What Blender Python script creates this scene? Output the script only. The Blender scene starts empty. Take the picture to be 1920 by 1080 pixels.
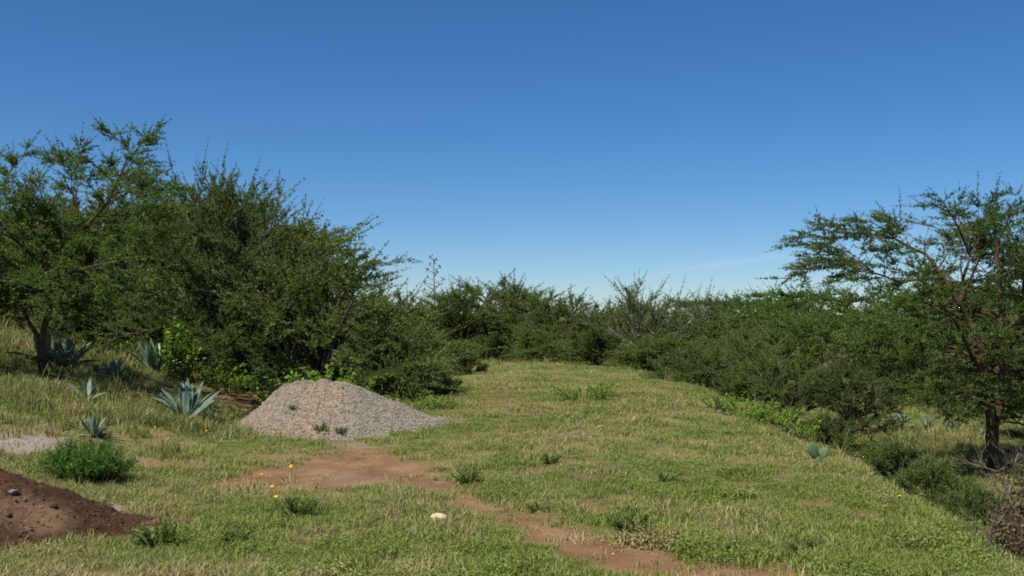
import bpy, math
import numpy as np
from mathutils import Vector

R = math.radians
S = bpy.context.scene
COL = S.collection
rng = np.random.default_rng(7)

# ------------------------------------------------------------------ camera, sky, sun, exposure
CAM_H, FPX, HOR = 2.3, 1867.0, 590.0          # eye height (m), focal length and horizon row in photo pixels
cam = bpy.data.cameras.new('camera'); cam.sensor_width = 36; cam.lens = 36 * FPX / 1920
cam.clip_end = 20000; cam.clip_start = .05
co = bpy.data.objects.new('camera', cam); COL.objects.link(co)
co.location = (0, 0, CAM_H); co.rotation_euler = (R(90) + math.atan((HOR - 540) / FPX), 0, 0)
S.camera = co

SUN_EL, SUN_AZ = 60, 222                       # azimuth clockwise from +Y: behind the camera, to the left
w = bpy.data.worlds.new('World'); S.world = w; w.use_nodes = True
nt = w.node_tree; bg = nt.nodes['Background']
sky = nt.nodes.new('ShaderNodeTexSky'); sky.sky_type = 'NISHITA'; sky.sun_disc = False
sky.sun_elevation = R(SUN_EL); sky.sun_rotation = R(SUN_AZ); sky.altitude = 2000
sky.air_density = 1.1; sky.dust_density = 0.3; sky.ozone_density = 10
hsn = nt.nodes.new('ShaderNodeHueSaturation'); hsn.inputs['Saturation'].default_value = 1.13; hsn.inputs['Hue'].default_value = .499
nt.links.new(sky.outputs[0], hsn.inputs['Color']); 
# one faint streak of high cloud low on the right, by direction
def wmath(op, a, b=None):
    m_ = nt.nodes.new('ShaderNodeMath'); m_.operation = op; m_.use_clamp = False
    for k_, v_ in enumerate((a, b)):
        if v_ is None: continue
        if hasattr(v_, 'links'): nt.links.new(v_, m_.inputs[k_])
        else: m_.inputs[k_].default_value = v_
    return m_.outputs[0]
tcw = nt.nodes.new('ShaderNodeTexCoord'); sep = nt.nodes.new('ShaderNodeSeparateXYZ'); nt.links.new(tcw.outputs['Generated'], sep.inputs[0])
wa = wmath('DIVIDE', sep.outputs[0], wmath('MAXIMUM', sep.outputs[1], .05)); we = wmath('DIVIDE', sep.outputs[2], wmath('MAXIMUM', sep.outputs[1], .05))
wl = wmath('ADD', wmath('MULTIPLY', wa, .135), .0225)
wq = wmath('DIVIDE', wmath('SUBTRACT', we, wl), .0035)
wg = wmath('POWER', 2.718, wmath('MULTIPLY', wmath('MULTIPLY', wq, wq), -1.0))
wr = wmath('DIVIDE', wmath('SUBTRACT', wa, .235), .075); wr = wmath('POWER', 2.718, wmath('MULTIPLY', wmath('MULTIPLY', wr, wr), -1.0))
wn = nt.nodes.new('ShaderNodeTexNoise'); wn.inputs['Scale'].default_value = 25; nt.links.new(tcw.outputs['Generated'], wn.inputs['Vector'])
wf = wmath('MULTIPLY', wmath('MULTIPLY', wg, wr), wmath('MULTIPLY', wn.outputs['Fac'], .24))
wm = nt.nodes.new('ShaderNodeMix'); wm.data_type = 'RGBA'; nt.links.new(wf, wm.inputs[0]); nt.links.new(hsn.outputs[0], wm.inputs[6]); wm.inputs[7].default_value = (8, 9, 9.5, 1)
nt.links.new(wm.outputs[2], bg.inputs[0])
bg.inputs[1].default_value = 0.064

sl = bpy.data.lights.new('sun', 'SUN'); sl.energy = 4.6; sl.angle = R(.53); sl.color = (1, .95, .86)
so = bpy.data.objects.new('sun', sl); COL.objects.link(so)
sd = Vector((math.sin(R(SUN_AZ)) * math.cos(R(SUN_EL)), math.cos(R(SUN_AZ)) * math.cos(R(SUN_EL)), math.sin(R(SUN_EL))))
so.rotation_euler = sd.to_track_quat('Z', 'Y').to_euler()
S.view_settings.view_transform = 'Standard'; S.view_settings.look = 'None'
S.view_settings.exposure = .68; S.view_settings.gamma = 1; S.view_settings.use_curve_mapping = False
S.render.engine = 'CYCLES'; S.cycles.use_denoising = False; S.cycles.filter_width = 1.8
S.cycles.max_bounces = 4; S.cycles.diffuse_bounces = 2; S.cycles.transmission_bounces = 2; S.cycles.glossy_bounces = 1

# ------------------------------------------------------------------ numeric helpers
def hash2(ix, iy, seed):
    n = (ix.astype(np.int64) * 374761393 + iy.astype(np.int64) * 668265263 + seed * 974711) & 0xffffffff
    n = ((n ^ (n >> 13)) * 1274126177) & 0xffffffff
    return ((n ^ (n >> 16)) & 0xffff) / 65535.0
def vnoise(x, y, seed=0):
    x = np.asarray(x, float); y = np.asarray(y, float)
    ix = np.floor(x); iy = np.floor(y); fx = x - ix; fy = y - iy
    fx = fx * fx * (3 - 2 * fx); fy = fy * fy * (3 - 2 * fy)
    a = hash2(ix, iy, seed); b = hash2(ix + 1, iy, seed); c = hash2(ix, iy + 1, seed); d = hash2(ix + 1, iy + 1, seed)
    return (a * (1 - fx) + b * fx) * (1 - fy) + (c * (1 - fx) + d * fx) * fy
def fbm(x, y, seed=0, o=4):
    s = 0; a = .5; t = 0
    for k in range(o):
        s = s + a * vnoise(x * 2 ** k, y * 2 ** k, seed + k * 17); t += a; a *= .5
    return s / t
def sst(a, b, x):
    t = np.clip((x - a) / (b - a), 0, 1); return t * t * (3 - 2 * t)
def unit(v):
    return v / np.maximum(np.linalg.norm(v, axis=-1, keepdims=True), 1e-9)

def edge_x(y):                                  # where the level clearing breaks off on the right
    return 5.3 + .45 * np.sin(y * .31) + .28 * np.sin(y * .83 + 1) + .12 * np.sin(y * 2.1)
def ground(x, y):
    x = np.asarray(x, float); y = np.asarray(y, float)
    l = np.maximum(-x - 5.0, 0); l = .21 * l * l / (l + 1.2)
    z = np.minimum(l, 2.6) * sst(8, 18, y)
    d = x - edge_x(y)
    z = z - 1.25 * sst(-.3, 2.3, d) - .3 * sst(3, 14, d)
    z = z - .012 * np.clip(y - 70, 0, 600)
    z = z + .32 * np.exp(-((x - 1.8) / 4.5) ** 2 - ((y - 33) / 13) ** 2)
    near = 1 - sst(60, 120, y)
    z = z + near * (.10 * (fbm(x * .35, y * .35, 3, 3) - .5) + .05 * (fbm(x * 1.7, y * 1.7, 5, 3) - .5))
    return z
def at(px, py):
    """point of the ground seen at a photo pixel"""
    dx = (px - 960) / FPX; dz = (HOR - py) / FPX
    ys = np.linspace(4, 160, 8000); g = ground(dx * ys, ys); r = CAM_H + dz * ys
    k = np.argmax(r <= g); 
    return float(dx * ys[k]), float(ys[k]), float(g[k])
def wx(px, Y): return (px - 960) / FPX * Y
def wz(py, Y): return CAM_H + (HOR - py) / FPX * Y

# ------------------------------------------------------------------ mesh helpers
def mesh(name, V, quads=None, tris=None, smooth=False, mat=None):
    me = bpy.data.meshes.new(name)
    V = np.asarray(V, np.float32).reshape(-1, 3)
    q = np.asarray(quads, np.int32).reshape(-1, 4) if quads is not None else np.zeros((0, 4), np.int32)
    t = np.asarray(tris, np.int32).reshape(-1, 3) if tris is not None else np.zeros((0, 3), np.int32)
    me.vertices.add(len(V)); me.vertices.foreach_set('co', V.ravel())
    nl = q.size + t.size; me.loops.add(nl); me.loops.foreach_set('vertex_index', np.concatenate([q.ravel(), t.ravel()]))
    nf = len(q) + len(t); me.polygons.add(nf)
    st = np.concatenate([np.arange(len(q)) * 4, q.size + np.arange(len(t)) * 3]).astype(np.int32)
    me.polygons.foreach_set('loop_start', st)
    if smooth: me.polygons.foreach_set('use_smooth', np.ones(nf, bool))
    me.update(calc_edges=True); me.validate()
    if mat: me.materials.append(mat)
    return me
def add_attr(me, name, data, kind='FLOAT', dom='POINT'):
    a = me.attributes.new(name, kind, dom)
    a.data.foreach_set('vector' if kind == 'FLOAT_VECTOR' else 'value', np.asarray(data).ravel())
def obj(name, me, parent=None, loc=(0, 0, 0), rot=(0, 0, 0), scl=(1, 1, 1)):
    o = bpy.data.objects.new(name, me); COL.objects.link(o)
    o.location = loc; o.rotation_euler = rot; o.scale = scl if hasattr(scl, '__len__') else (scl,) * 3
    if parent: o.parent = parent
    return o
def tag(o, label=None, cat=None, group=None, kind=None):
    if label: o['label'] = label
    if cat: o['category'] = cat
    if group: o['group'] = group
    if kind: o['kind'] = kind
    return o
def thing(name, label, cat, loc, rz=0, scl=1, group=None):
    return tag(obj(name, None, None, loc, (0, 0, rz), scl), label, cat, group)
class Geo:
    """collects vertices, quads and triangles"""
    def __init__(s): s.v = []; s.q = []; s.t = []; s.n = 0
    def add(s, V, q=None, t=None):
        V = np.asarray(V, float).reshape(-1, 3)
        if q is not None: s.q.append(np.asarray(q).reshape(-1, 4) + s.n)
        if t is not None: s.t.append(np.asarray(t).reshape(-1, 3) + s.n)
        s.v.append(V); s.n += len(V)
    def mesh(s, name, mat=None, smooth=False):
        return mesh(name, np.concatenate(s.v), np.concatenate(s.q) if s.q else None, np.concatenate(s.t) if s.t else None, smooth, mat)
def frusta(g, A, B, ra, rb, k=5):
    """many tapered segments A->B at once"""
    A = np.asarray(A, float); B = np.asarray(B, float); n = len(A)
    d = unit(B - A); h = np.where(np.abs(d[:, 2:3]) < .9, [[0, 0, 1.]], [[1., 0, 0]])
    u = unit(np.cross(d, h)); v = np.cross(d, u)
    an = np.arange(k) / k * 2 * np.pi
    ring = u[:, None] * np.cos(an)[None, :, None] + v[:, None] * np.sin(an)[None, :, None]
    V = np.concatenate([A[:, None] + ring * np.reshape(ra, (-1, 1, 1)), B[:, None] + ring * np.reshape(rb, (-1, 1, 1))], 1)
    i = np.arange(k); j = (i + 1) % k
    f = np.stack([i, j, j + k, i + k], 1)
    g.add(V.reshape(-1, 3), (np.arange(n)[:, None, None] * 2 * k + f[None]).reshape(-1, 4))
def leaf_quads(g, P, D, Sd, L, W, mid=.5):
    P = np.asarray(P); L = np.reshape(L, (-1, 1)); W = np.reshape(W, (-1, 1))
    V = np.stack([P, P + D * L * mid + Sd * W * .5, P + D * L, P + D * L * mid - Sd * W * .5], 1)
    g.add(V.reshape(-1, 3), np.arange(len(P) * 4).reshape(-1, 4))
def rdir(r, n): return unit(r.normal(size=(n, 3)))

# ------------------------------------------------------------------ materials
def mat(name):
    m = bpy.data.materials.new(name); m.use_nodes = True
    n = m.node_tree.nodes; n.clear()
    return m, n, m.node_tree.links
def ramp(n, l, fac, stops):
    c = n.new('ShaderNodeValToRGB'); e = c.color_ramp.elements
    while len(e) < len(stops): e.new(.5)
    for el, (p, col) in zip(e, stops): el.position = p; el.color = (*col, 1)
    l.new(fac, c.inputs[0]); return c.outputs[0]
def mix(n, l, f, a, b, bt='MIX'):
    m = n.new('ShaderNodeMix'); m.data_type = 'RGBA'; m.blend_type = bt
    for s, v in ((m.inputs[0], f), (m.inputs[6], a), (m.inputs[7], b)):
        if hasattr(v, 'links'): l.new(v, s)
        else: s.default_value = v if isinstance(v, (int, float)) else (*v, 1)
    return m.outputs[2]
def noise(n, l, scale, detail=4, rough=.6, coord='Object'):
    tc = n.new('ShaderNodeTexCoord'); t = n.new('ShaderNodeTexNoise')
    t.inputs['Scale'].default_value = scale; t.inputs['Detail'].default_value = detail; t.inputs['Roughness'].default_value = rough
    l.new(tc.outputs[coord], t.inputs['Vector']); return t.outputs['Fac']
def attr(n, name, kind='GEOMETRY'):
    a = n.new('ShaderNodeAttribute'); a.attribute_name = name; a.attribute_type = kind; return a.outputs['Fac']
def leaf_mat(name, stops, trans=.3, tcol=(1.25, 1.35, .6), objvar=.13, rough=.55, spec=.25):
    m, n, l = mat(name)
    ge = n.new('ShaderNodeNewGeometry'); oi = n.new('ShaderNodeObjectInfo')
    c = ramp(n, l, ge.outputs['Random Per Island'], stops)
    hs = n.new('ShaderNodeHueSaturation'); l.new(c, hs.inputs['Color'])
    mr = n.new('ShaderNodeMapRange'); l.new(oi.outputs['Random'], mr.inputs[0]); mr.inputs[3].default_value = 1 - objvar; mr.inputs[4].default_value = 1 + objvar
    l.new(mr.outputs[0], hs.inputs['Value'])
    p = n.new('ShaderNodeBsdfPrincipled'); l.new(hs.outputs[0], p.inputs['Base Color'])
    p.inputs['Roughness'].default_value = rough; p.inputs['Specular IOR Level'].default_value = spec
    t = n.new('ShaderNodeBsdfTranslucent'); l.new(mix(n, l, 1.0, hs.outputs[0], tcol, 'MULTIPLY'), t.inputs[0])
    ms = n.new('ShaderNodeMixShader'); ms.inputs[0].default_value = trans
    l.new(p.outputs[0], ms.inputs[1]); l.new(t.outputs[0], ms.inputs[2])
    o = n.new('ShaderNodeOutputMaterial'); l.new(ms.outputs[0], o.inputs[0]); return m
def solid_mat(name, stops, scale=8, rough=.85, bump=.4, bscale=40, spec=.2, dist=.02):
    m, n, l = mat(name)
    c = ramp(n, l, noise(n, l, scale), stops)
    p = n.new('ShaderNodeBsdfPrincipled'); l.new(c, p.inputs['Base Color']); p.inputs['Roughness'].default_value = rough
    p.inputs['Specular IOR Level'].default_value = spec
    if bump:
        b = n.new('ShaderNodeBump'); b.inputs['Strength'].default_value = bump; b.inputs['Distance'].default_value = dist
        l.new(noise(n, l, bscale, 6), b.inputs['Height']); l.new(b.outputs[0], p.inputs['Normal'])
    o = n.new('ShaderNodeOutputMaterial'); l.new(p.outputs[0], o.inputs[0]); return m

M = {}
M['acacia'] = leaf_mat('acacia_leaf', [(0, (.062, .092, .022)), (.45, (.105, .148, .038)), (.8, (.145, .188, .054)), (1, (.19, .22, .08))], trans=.38)
M['acacia_green'] = leaf_mat('acacia_leaf_green', [(0, (.054, .094, .018)), (.5, (.090, .145, .030)), (1, (.14, .195, .05))], trans=.38)
M['acacia_grey'] = leaf_mat('acacia_leaf_grey', [(0, (.095, .125, .045)), (.5, (.15, .18, .07)), (1, (.22, .24, .11))], trans=.4)
M['acacia_light'] = leaf_mat('acacia_leaf_light', [(0, (.065, .098, .024)), (.5, (.11, .152, .04)), (1, (.18, .215, .075))], trans=.36)
M['broad'] = leaf_mat('broad_leaf', [(0, (.075, .15, .014)), (.5, (.125, .225, .020)), (1, (.20, .30, .035))], trans=.35)
M['feather'] = leaf_mat('feather_leaf', [(0, (.055, .115, .020)), (.6, (.095, .175, .034)), (1, (.16, .24, .055))])
M['weed'] = leaf_mat('weed_leaf', [(0, (.058, .095, .016)), (.6, (.095, .145, .026)), (1, (.16, .205, .045))])
M['dry'] = leaf_mat('dry_leaf', [(0, (.055, .034, .018)), (.6, (.105, .068, .036)), (1, (.18, .125, .065))], trans=.15)
M['bark_red'] = solid_mat('bark_red', [(.3, (.055, .032, .018)), (.55, (.13, .070, .032)), (.75, (.26, .14, .06))], 5, .8, .6, 30)
M['bark_dark'] = solid_mat('bark_red_brown', [(.35, (.035, .022, .015)), (.55, (.085, .048, .026)), (.72, (.17, .092, .042))], 4, .85, .6, 30)
M['bark'] = solid_mat('bark', [(.3, (.06, .045, .032)), (.6, (.13, .10, .075)), (.8, (.22, .18, .14))], 6, .9, .6, 30)
M['bark_pale'] = solid_mat('bark_pale', [(.3, (.16, .13, .10)), (.7, (.30, .26, .21))], 6, .9, .5, 30)
M['twig_grey'] = solid_mat('twig_grey', [(.3, (.075, .058, .042)), (.7, (.19, .15, .11))], 9, .9, .3, 60)
M['agave'] = solid_mat('agave_leaf', [(.3, (.070, .112, .078)), (.55, (.118, .172, .120)), (.75, (.185, .24, .16))], 4, .42, .08, 20, .45)
M['stalk'] = solid_mat('agave_stalk', [(.3, (.13, .115, .10)), (.7, (.2, .18, .15))], 8)
M['cactus'] = solid_mat('cactus_pad', [(.3, (.075, .13, .05)), (.7, (.12, .19, .075))], 9, .6, .15, 60)
M['stone_pale'] = solid_mat('pale_stone', [(.3, (.44, .33, .20)), (.7, (.60, .47, .30))], 9, .8, .3, 50)
M['stone_grey'] = solid_mat('grey_stone', [(.3, (.12, .11, .095)), (.7, (.23, .21, .18))], 9, .9, .4, 40)
M['stone_dark'] = solid_mat('dark_stump', [(.3, (.012, .012, .010)), (.7, (.03, .028, .022))], 9, .9, .4, 40)
M['petal'] = solid_mat('yellow_petal', [(.3, (.75, .5, .01)), (.7, (.85, .62, .02))], 20, .6, 0)

# ground: soil, pale crumbs, straw litter; 'bare' and 'pale' are soil maps, 'lush' where the sward is green
def ground_material():
    m, n, l = mat('ground_soil')
    soil = ramp(n, l, noise(n, l, 1.3, 8, .7), [(.3, (.118, .062, .030)), (.5, (.178, .100, .051)), (.7, (.255, .16, .09))])
    soil = mix(n, l, attr(n, 'pale'), soil, ramp(n, l, noise(n, l, 22, 6, .7), [(.35, (.13, .105, .085)), (.5, (.24, .205, .17)), (.7, (.38, .335, .28))]))
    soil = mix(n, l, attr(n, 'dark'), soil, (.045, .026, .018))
    grass = ramp(n, l, noise(n, l, 26, 6, .75), [(.32, (.06, .075, .020)), (.48, (.115, .13, .040)), (.62, (.19, .18, .07)), (.75, (.29, .25, .13))])
    green = ramp(n, l, noise(n, l, 30, 6, .75), [(.3, (.025, .042, .010)), (.5, (.055, .085, .02)), (.7, (.12, .14, .04))])
    g2 = mix(n, l, attr(n, 'lush'), grass, green)
    f = n.new('ShaderNodeMath'); f.operation = 'ADD'; f.use_clamp = True; l.new(attr(n, 'bare'), f.inputs[0])
    mm = n.new('ShaderNodeMapRange'); l.new(noise(n, l, 9, 6, .7), mm.inputs[0]); mm.inputs[1].default_value = .3; mm.inputs[2].default_value = .7
    mm.inputs[3].default_value = -.12; mm.inputs[4].default_value = .30; l.new(mm.outputs[0], f.inputs[1])
    c = mix(n, l, f.outputs[0], g2, soil)
    p = n.new('ShaderNodeBsdfPrincipled'); l.new(c, p.inputs['Base Color']); p.inputs['Roughness'].default_value = .95; p.inputs['Specular IOR Level'].default_value = .1
    b = n.new('ShaderNodeBump'); b.inputs['Strength'].default_value = .8; b.inputs['Distance'].default_value = .03
    l.new(noise(n, l, 30, 8, .7), b.inputs['Height']); l.new(b.outputs[0], p.inputs['Normal'])
    o = n.new('ShaderNodeOutputMaterial'); l.new(p.outputs[0], o.inputs[0]); return m
M['ground'] = ground_material()
def blade_material():
    m, n, l = mat('grass_blade')
    ge = n.new('ShaderNodeNewGeometry')
    gcol = ramp(n, l, ge.outputs['Random Per Island'], [(0, (.072, .125, .015)), (.5, (.130, .198, .028)), (1, (.20, .26, .045))])
    dcol = ramp(n, l, ge.outputs['Random Per Island'], [(0, (.17, .135, .048)), (.55, (.31, .25, .105)), (1, (.50, .42, .22))])
    a = n.new('ShaderNodeMath'); a.operation = 'ADD'; a.use_clamp = True
    l.new(attr(n, 'dry'), a.inputs[0]); l.new(attr(n, 'tint', 'INSTANCER'), a.inputs[1])
    c = mix(n, l, a.outputs[0], gcol, dcol)
    p = n.new('ShaderNodeBsdfPrincipled'); l.new(c, p.inputs['Base Color']); p.inputs['Roughness'].default_value = .6; p.inputs['Specular IOR Level'].default_value = .2
    t = n.new('ShaderNodeBsdfTranslucent'); l.new(c, t.inputs[0])
    ms = n.new('ShaderNodeMixShader'); ms.inputs[0].default_value = .3
    l.new(p.outputs[0], ms.inputs[1]); l.new(t.outputs[0], ms.inputs[2])
    o = n.new('ShaderNodeOutputMaterial'); l.new(ms.outputs[0], o.inputs[0]); return m
M['blade'] = blade_material()
def pebble_material(name, a, b, c):
    m, n, l = mat(name)
    oi = n.new('ShaderNodeObjectInfo')
    grey = ramp(n, l, oi.outputs['Random'], [(0, a[0]), (.5, a[1]), (1, a[2])])
    tan = ramp(n, l, oi.outputs['Random'], [(0, b[0]), (.5, b[1]), (1, b[2])])
    cc = mix(n, l, attr(n, 'tint', 'INSTANCER'), grey, tan)
    p = n.new('ShaderNodeBsdfPrincipled'); l.new(cc, p.inputs['Base Color']); p.inputs['Roughness'].default_value = .9; p.inputs['Specular IOR Level'].default_value = .15
    o = n.new('ShaderNodeOutputMaterial'); l.new(p.outputs[0], o.inputs[0]); return m
M['pebble'] = pebble_material('gravel_pebble', ((.13, .113, .086), (.212, .186, .142), (.32, .287, .225)), ((.15, .112, .072), (.235, .182, .122), (.34, .275, .195)), 0)
M['clod'] = pebble_material('soil_clod', ((.040, .020, .011), (.074, .039, .021), (.115, .064, .036)), ((.08, .05, .03), (.14, .09, .055), (.22, .15, .10)), 0)
def heap_material(name, c1, c2, scale):
    m, n, l = mat(name)
    a = ramp(n, l, noise(n, l, scale, 8, .8), [(.3, c1[0]), (.5, c1[1]), (.7, c1[2])])
    b = ramp(n, l, noise(n, l, scale, 8, .8), [(.3, c2[0]), (.5, c2[1]), (.7, c2[2])])
    c = mix(n, l, attr(n, 'tan'), a, b)
    p = n.new('ShaderNodeBsdfPrincipled'); l.new(c, p.inputs['Base Color']); p.inputs['Roughness'].default_value = .95; p.inputs['Specular IOR Level'].default_value = .1
    bp = n.new('ShaderNodeBump'); bp.inputs['Strength'].default_value = .9; bp.inputs['Distance'].default_value = .03
    l.new(noise(n, l, scale, 8, .75), bp.inputs['Height']); l.new(bp.outputs[0], p.inputs['Normal'])
    o = n.new('ShaderNodeOutputMaterial'); l.new(p.outputs[0], o.inputs[0]); return m
M['gravel'] = heap_material('gravel_bed', ((.10, .092, .075), (.19, .175, .145), (.30, .28, .235)), ((.14, .10, .065), (.26, .19, .13), (.38, .30, .22)), 38)
M['soil'] = heap_material('heaped_soil', ((.030, .015, .008), (.056, .029, .016), (.092, .050, .028)), ((.072, .041, .023), (.13, .080, .045), (.19, .125, .075)), 14)

# ------------------------------------------------------------------ ground sheet and its soil maps
PATH = [at(*p)[:2] for p in ((415, 728), (480, 765), (560, 800), (640, 830), (710, 862), (790, 897), (880, 935), (960, 965), (1060, 1003), (1190, 1038), (1330, 1062), (1450, 1078))]
def seg_dist(x, y, pl):
    d = np.full(np.shape(x), 1e9)
    for (ax, ay), (bx, by) in zip(pl[:-1], pl[1:]):
        t = np.clip(((x - ax) * (bx - ax) + (y - ay) * (by - ay)) / ((bx - ax) ** 2 + (by - ay) ** 2), 0, 1)
        d = np.minimum(d, np.hypot(x - ax - t * (bx - ax), y - ay - t * (by - ay)))
    return d
def ell(x, y, px, py, rx, ry, rot=0):
    cx, cy, _ = at(px, py); u = x - cx; v = y - cy; c, s = math.cos(rot), math.sin(rot)
    return np.hypot((u * c + v * s) / rx, (-u * s + v * c) / ry)
def bare_map(x, y):
    n = fbm(x * 1.6, y * 1.6, 11, 4) - .5; n2 = fbm(x * 6, y * 6, 19, 3) - .5
    b = 1 - sst(.55, 1.15, ell(x, y, 635, 888, 1.75, 2.1) + n * 1.0 + n2 * .5)
    d = seg_dist(x, y, PATH)
    b = np.maximum(b, .92 * (1 - sst(.16, .62, d + n * .7 + n2 * .85)))
    for px, py, rx, ry, k in ((1035, 1005, .45, .30, 1), (1190, 1055, .7, .25, 1), (1340, 1068, .6, .2, .95), (1440, 1060, .5, .25, .7), (280, 868, .8, .55, .85), (225, 945, .45, .5, .8), (30, 835, .9, 1.5, .95),
                          (120, 985, 1.5, 1.2, 1), (450, 748, 1.3, 1.3, 1), (700, 845, .8, .7, .7), (975, 940, .5, .4, .5), (935, 745, .9, 4.5, .42), (350, 935, .9, .5, .4), (1480, 1060, .4, .3, .6), (1000, 800, 1.4, 2.5, .3), (500, 1050, .6, .3, .35)):
        b = np.maximum(b, k * (1 - sst(.5, 1.2, ell(x, y, px, py, rx, ry) + n * .9 + n2 * .4)))
    b = np.maximum(b, .45 * sst(.56, .72, fbm(x * 1.9, y * 1.9, 87, 4)) * (1 - sst(25, 45, y)))
    return np.clip(b, 0, 1)
def pale_map(x, y):
    p = 0
    for px, py, rx, ry, k in ((30, 835, .9, 1.5, .9), (225, 945, .4, .45, .75), (690, 830, 1.2, .5, .5), (660, 895, .7, .5, .2), (290, 855, .4, .3, .5)):
        p = np.maximum(p, k * (1 - sst(.6, 1.1, ell(x, y, px, py, rx, ry) + (fbm(x * 3, y * 3, 23, 3) - .5) * .8)))
    return p
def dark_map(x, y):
    return np.maximum(1 - sst(.6, 1.1, ell(x, y, 130, 995, 1.35, .9) + (fbm(x * 3, y * 3, 29, 3) - .5) * .7), .55 * (1 - sst(.5, 1.1, ell(x, y, 450, 725, .6, .8) + (fbm(x * 3, y * 3, 31, 3) - .5) * .6)))  # dark soil by the soil heap; second term colours in shade of the overhung hollow
def lush_map(x, y):
    n = fbm(x * .55, y * .55, 41, 4)
    b = sst(.48, .68, n) * .75
    for px, py, rx, ry, k in ((560, 965, 1.0, .7, .9), (380, 1015, 1.1, .6, .9), (560, 830, 1.6, .6, .7), (1160, 985, .9, .6, .5), (1500, 1010, 1, .6, .4)):
        b = np.maximum(b, k * (1 - sst(.4, 1.2, ell(x, y, px, py, rx, ry) + (n - .5))))
    b = np.maximum(b, .8 * sst(.1, 1.4, x - edge_x(y)) * (1 - sst(3, 5, x - edge_x(y))))
    return np.clip(b, 0, 1)
def axis(a, b, step, far0, far1, g=1.22):
    v = list(np.arange(a, b + 1e-6, step)); s = step; x = b
    while x < far1: s *= g; x += s; v.append(x)
    s = step; x = a; lo = []
    while x > far0: s *= g; x -= s; lo.append(x)
    return np.array(lo[::-1] + v)
gx = axis(-13, 9, .11, -4000, 4000); gy = np.concatenate([axis(5, 26, .11, -300, 25.9), axis(26.2, 62, .3, 26.1, 9000)])
GX, GY = np.meshgrid(gx, gy); nx, ny = len(gx), len(gy)
GZ = ground(GX, GY)
bare = bare_map(GX.ravel(), GY.ravel())
i = (np.arange(ny - 1)[:, None] * nx + np.arange(nx - 1)[None]).ravel()
gme = mesh('ground', np.stack([GX.ravel(), GY.ravel(), GZ.ravel() - .03 * bare], 1), np.stack([i, i + 1, i + nx + 1, i + nx], 1), None, True, M['ground'])
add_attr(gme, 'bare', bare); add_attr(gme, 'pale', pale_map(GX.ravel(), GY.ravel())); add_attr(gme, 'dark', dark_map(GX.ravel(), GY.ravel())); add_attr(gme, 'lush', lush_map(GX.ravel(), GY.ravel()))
tag(obj('ground', gme), kind='structure')

# ------------------------------------------------------------------ scattering (grass, pebbles): geometry nodes on a point mesh
def source_collection(name, meshes):
    c = bpy.data.collections.new(name)
    for k, me in enumerate(meshes):
        c.objects.link(bpy.data.objects.new('%s_%02d' % (name, k), me))
    return c
def scatter(name, P, rot, scl, idx, tint, coll, parent=None):
    me = mesh(name, P)
    add_attr(me, 'rot', rot, 'FLOAT_VECTOR'); add_attr(me, 'scl', scl, 'FLOAT_VECTOR'); add_attr(me, 'idx', idx.astype(np.int32), 'INT'); add_attr(me, 'tint', tint)
    o = obj(name, me, parent)
    g = bpy.data.node_groups.new(name, 'GeometryNodeTree')
    g.interface.new_socket('Geometry', in_out='INPUT', socket_type='NodeSocketGeometry'); g.interface.new_socket('Geometry', in_out='OUTPUT', socket_type='NodeSocketGeometry')
    n, l = g.nodes, g.links
    gi = n.new('NodeGroupInput'); go = n.new('NodeGroupOutput'); ip = n.new('GeometryNodeInstanceOnPoints'); ci = n.new('GeometryNodeCollectionInfo')
    ci.inputs[0].default_value = coll; ci.inputs['Separate Children'].default_value = True; ci.inputs['Reset Children'].default_value = True
    def na(nm, t):
        a = n.new('GeometryNodeInputNamedAttribute'); a.data_type = t; a.inputs[0].default_value = nm; return a.outputs[0]
    l.new(gi.outputs[0], ip.inputs['Points']); l.new(ci.outputs[0], ip.inputs['Instance']); ip.inputs['Pick Instance'].default_value = True
    l.new(na('idx', 'INT'), ip.inputs['Instance Index']); l.new(na('rot', 'FLOAT_VECTOR'), ip.inputs['Rotation']); l.new(na('scl', 'FLOAT_VECTOR'), ip.inputs['Scale'])
    l.new(ip.outputs[0], go.inputs[0])
    mod = o.modifiers.new('scatter', 'NODES'); mod.node_group = g
    return o
def tuft(seed, n, rad, h, wd, dry, lean=.5, stalk=0):
    r = np.random.default_rng(seed); g = Geo(); dr = []
    for k in range(n + stalk):
        st = k >= n
        a = r.uniform(0, 2 * np.pi); q = rad * math.sqrt(r.uniform()); p = np.array([math.cos(a) * q, math.sin(a) * q, -.01])
        la = r.uniform(0, 2 * np.pi); ld = np.array([math.cos(la), math.sin(la), 0]) * (lean * r.uniform(.2, 1.2) if not st else .25)
        H = h * r.uniform(.5, 1.1) * (1.6 if st else 1); W = wd * r.uniform(.7, 1.2) * (.45 if st else 1)
        s = np.array([-math.sin(la + r.uniform(-1, 1)), math.cos(la), 0]) * W * .5
        p1 = p + np.array([0, 0, H * .55]) + ld * H * .3; p2 = p + np.array([0, 0, H * r.uniform(.75, 1)]) + ld * H * .95
        if st: g.add([p - s, p + s, p1 + s, p1 - s, p2 + s * 1.3, p2 - s * 1.3], [[0, 1, 2, 3], [3, 2, 4, 5]]); nv = 6
        else: g.add([p - s, p + s, p1 + s * .8, p1 - s * .8, p2], [[0, 1, 2, 3]], [[3, 2, 4]]); nv = 5
        d = 1.0 if st else (1.0 if r.uniform() < dry else r.uniform(0, .25))
        dr += [d] * nv
    me = g.mesh('grass_tuft', M['blade']); add_attr(me, 'dry', np.array(dr, np.float32)); return me
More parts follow.
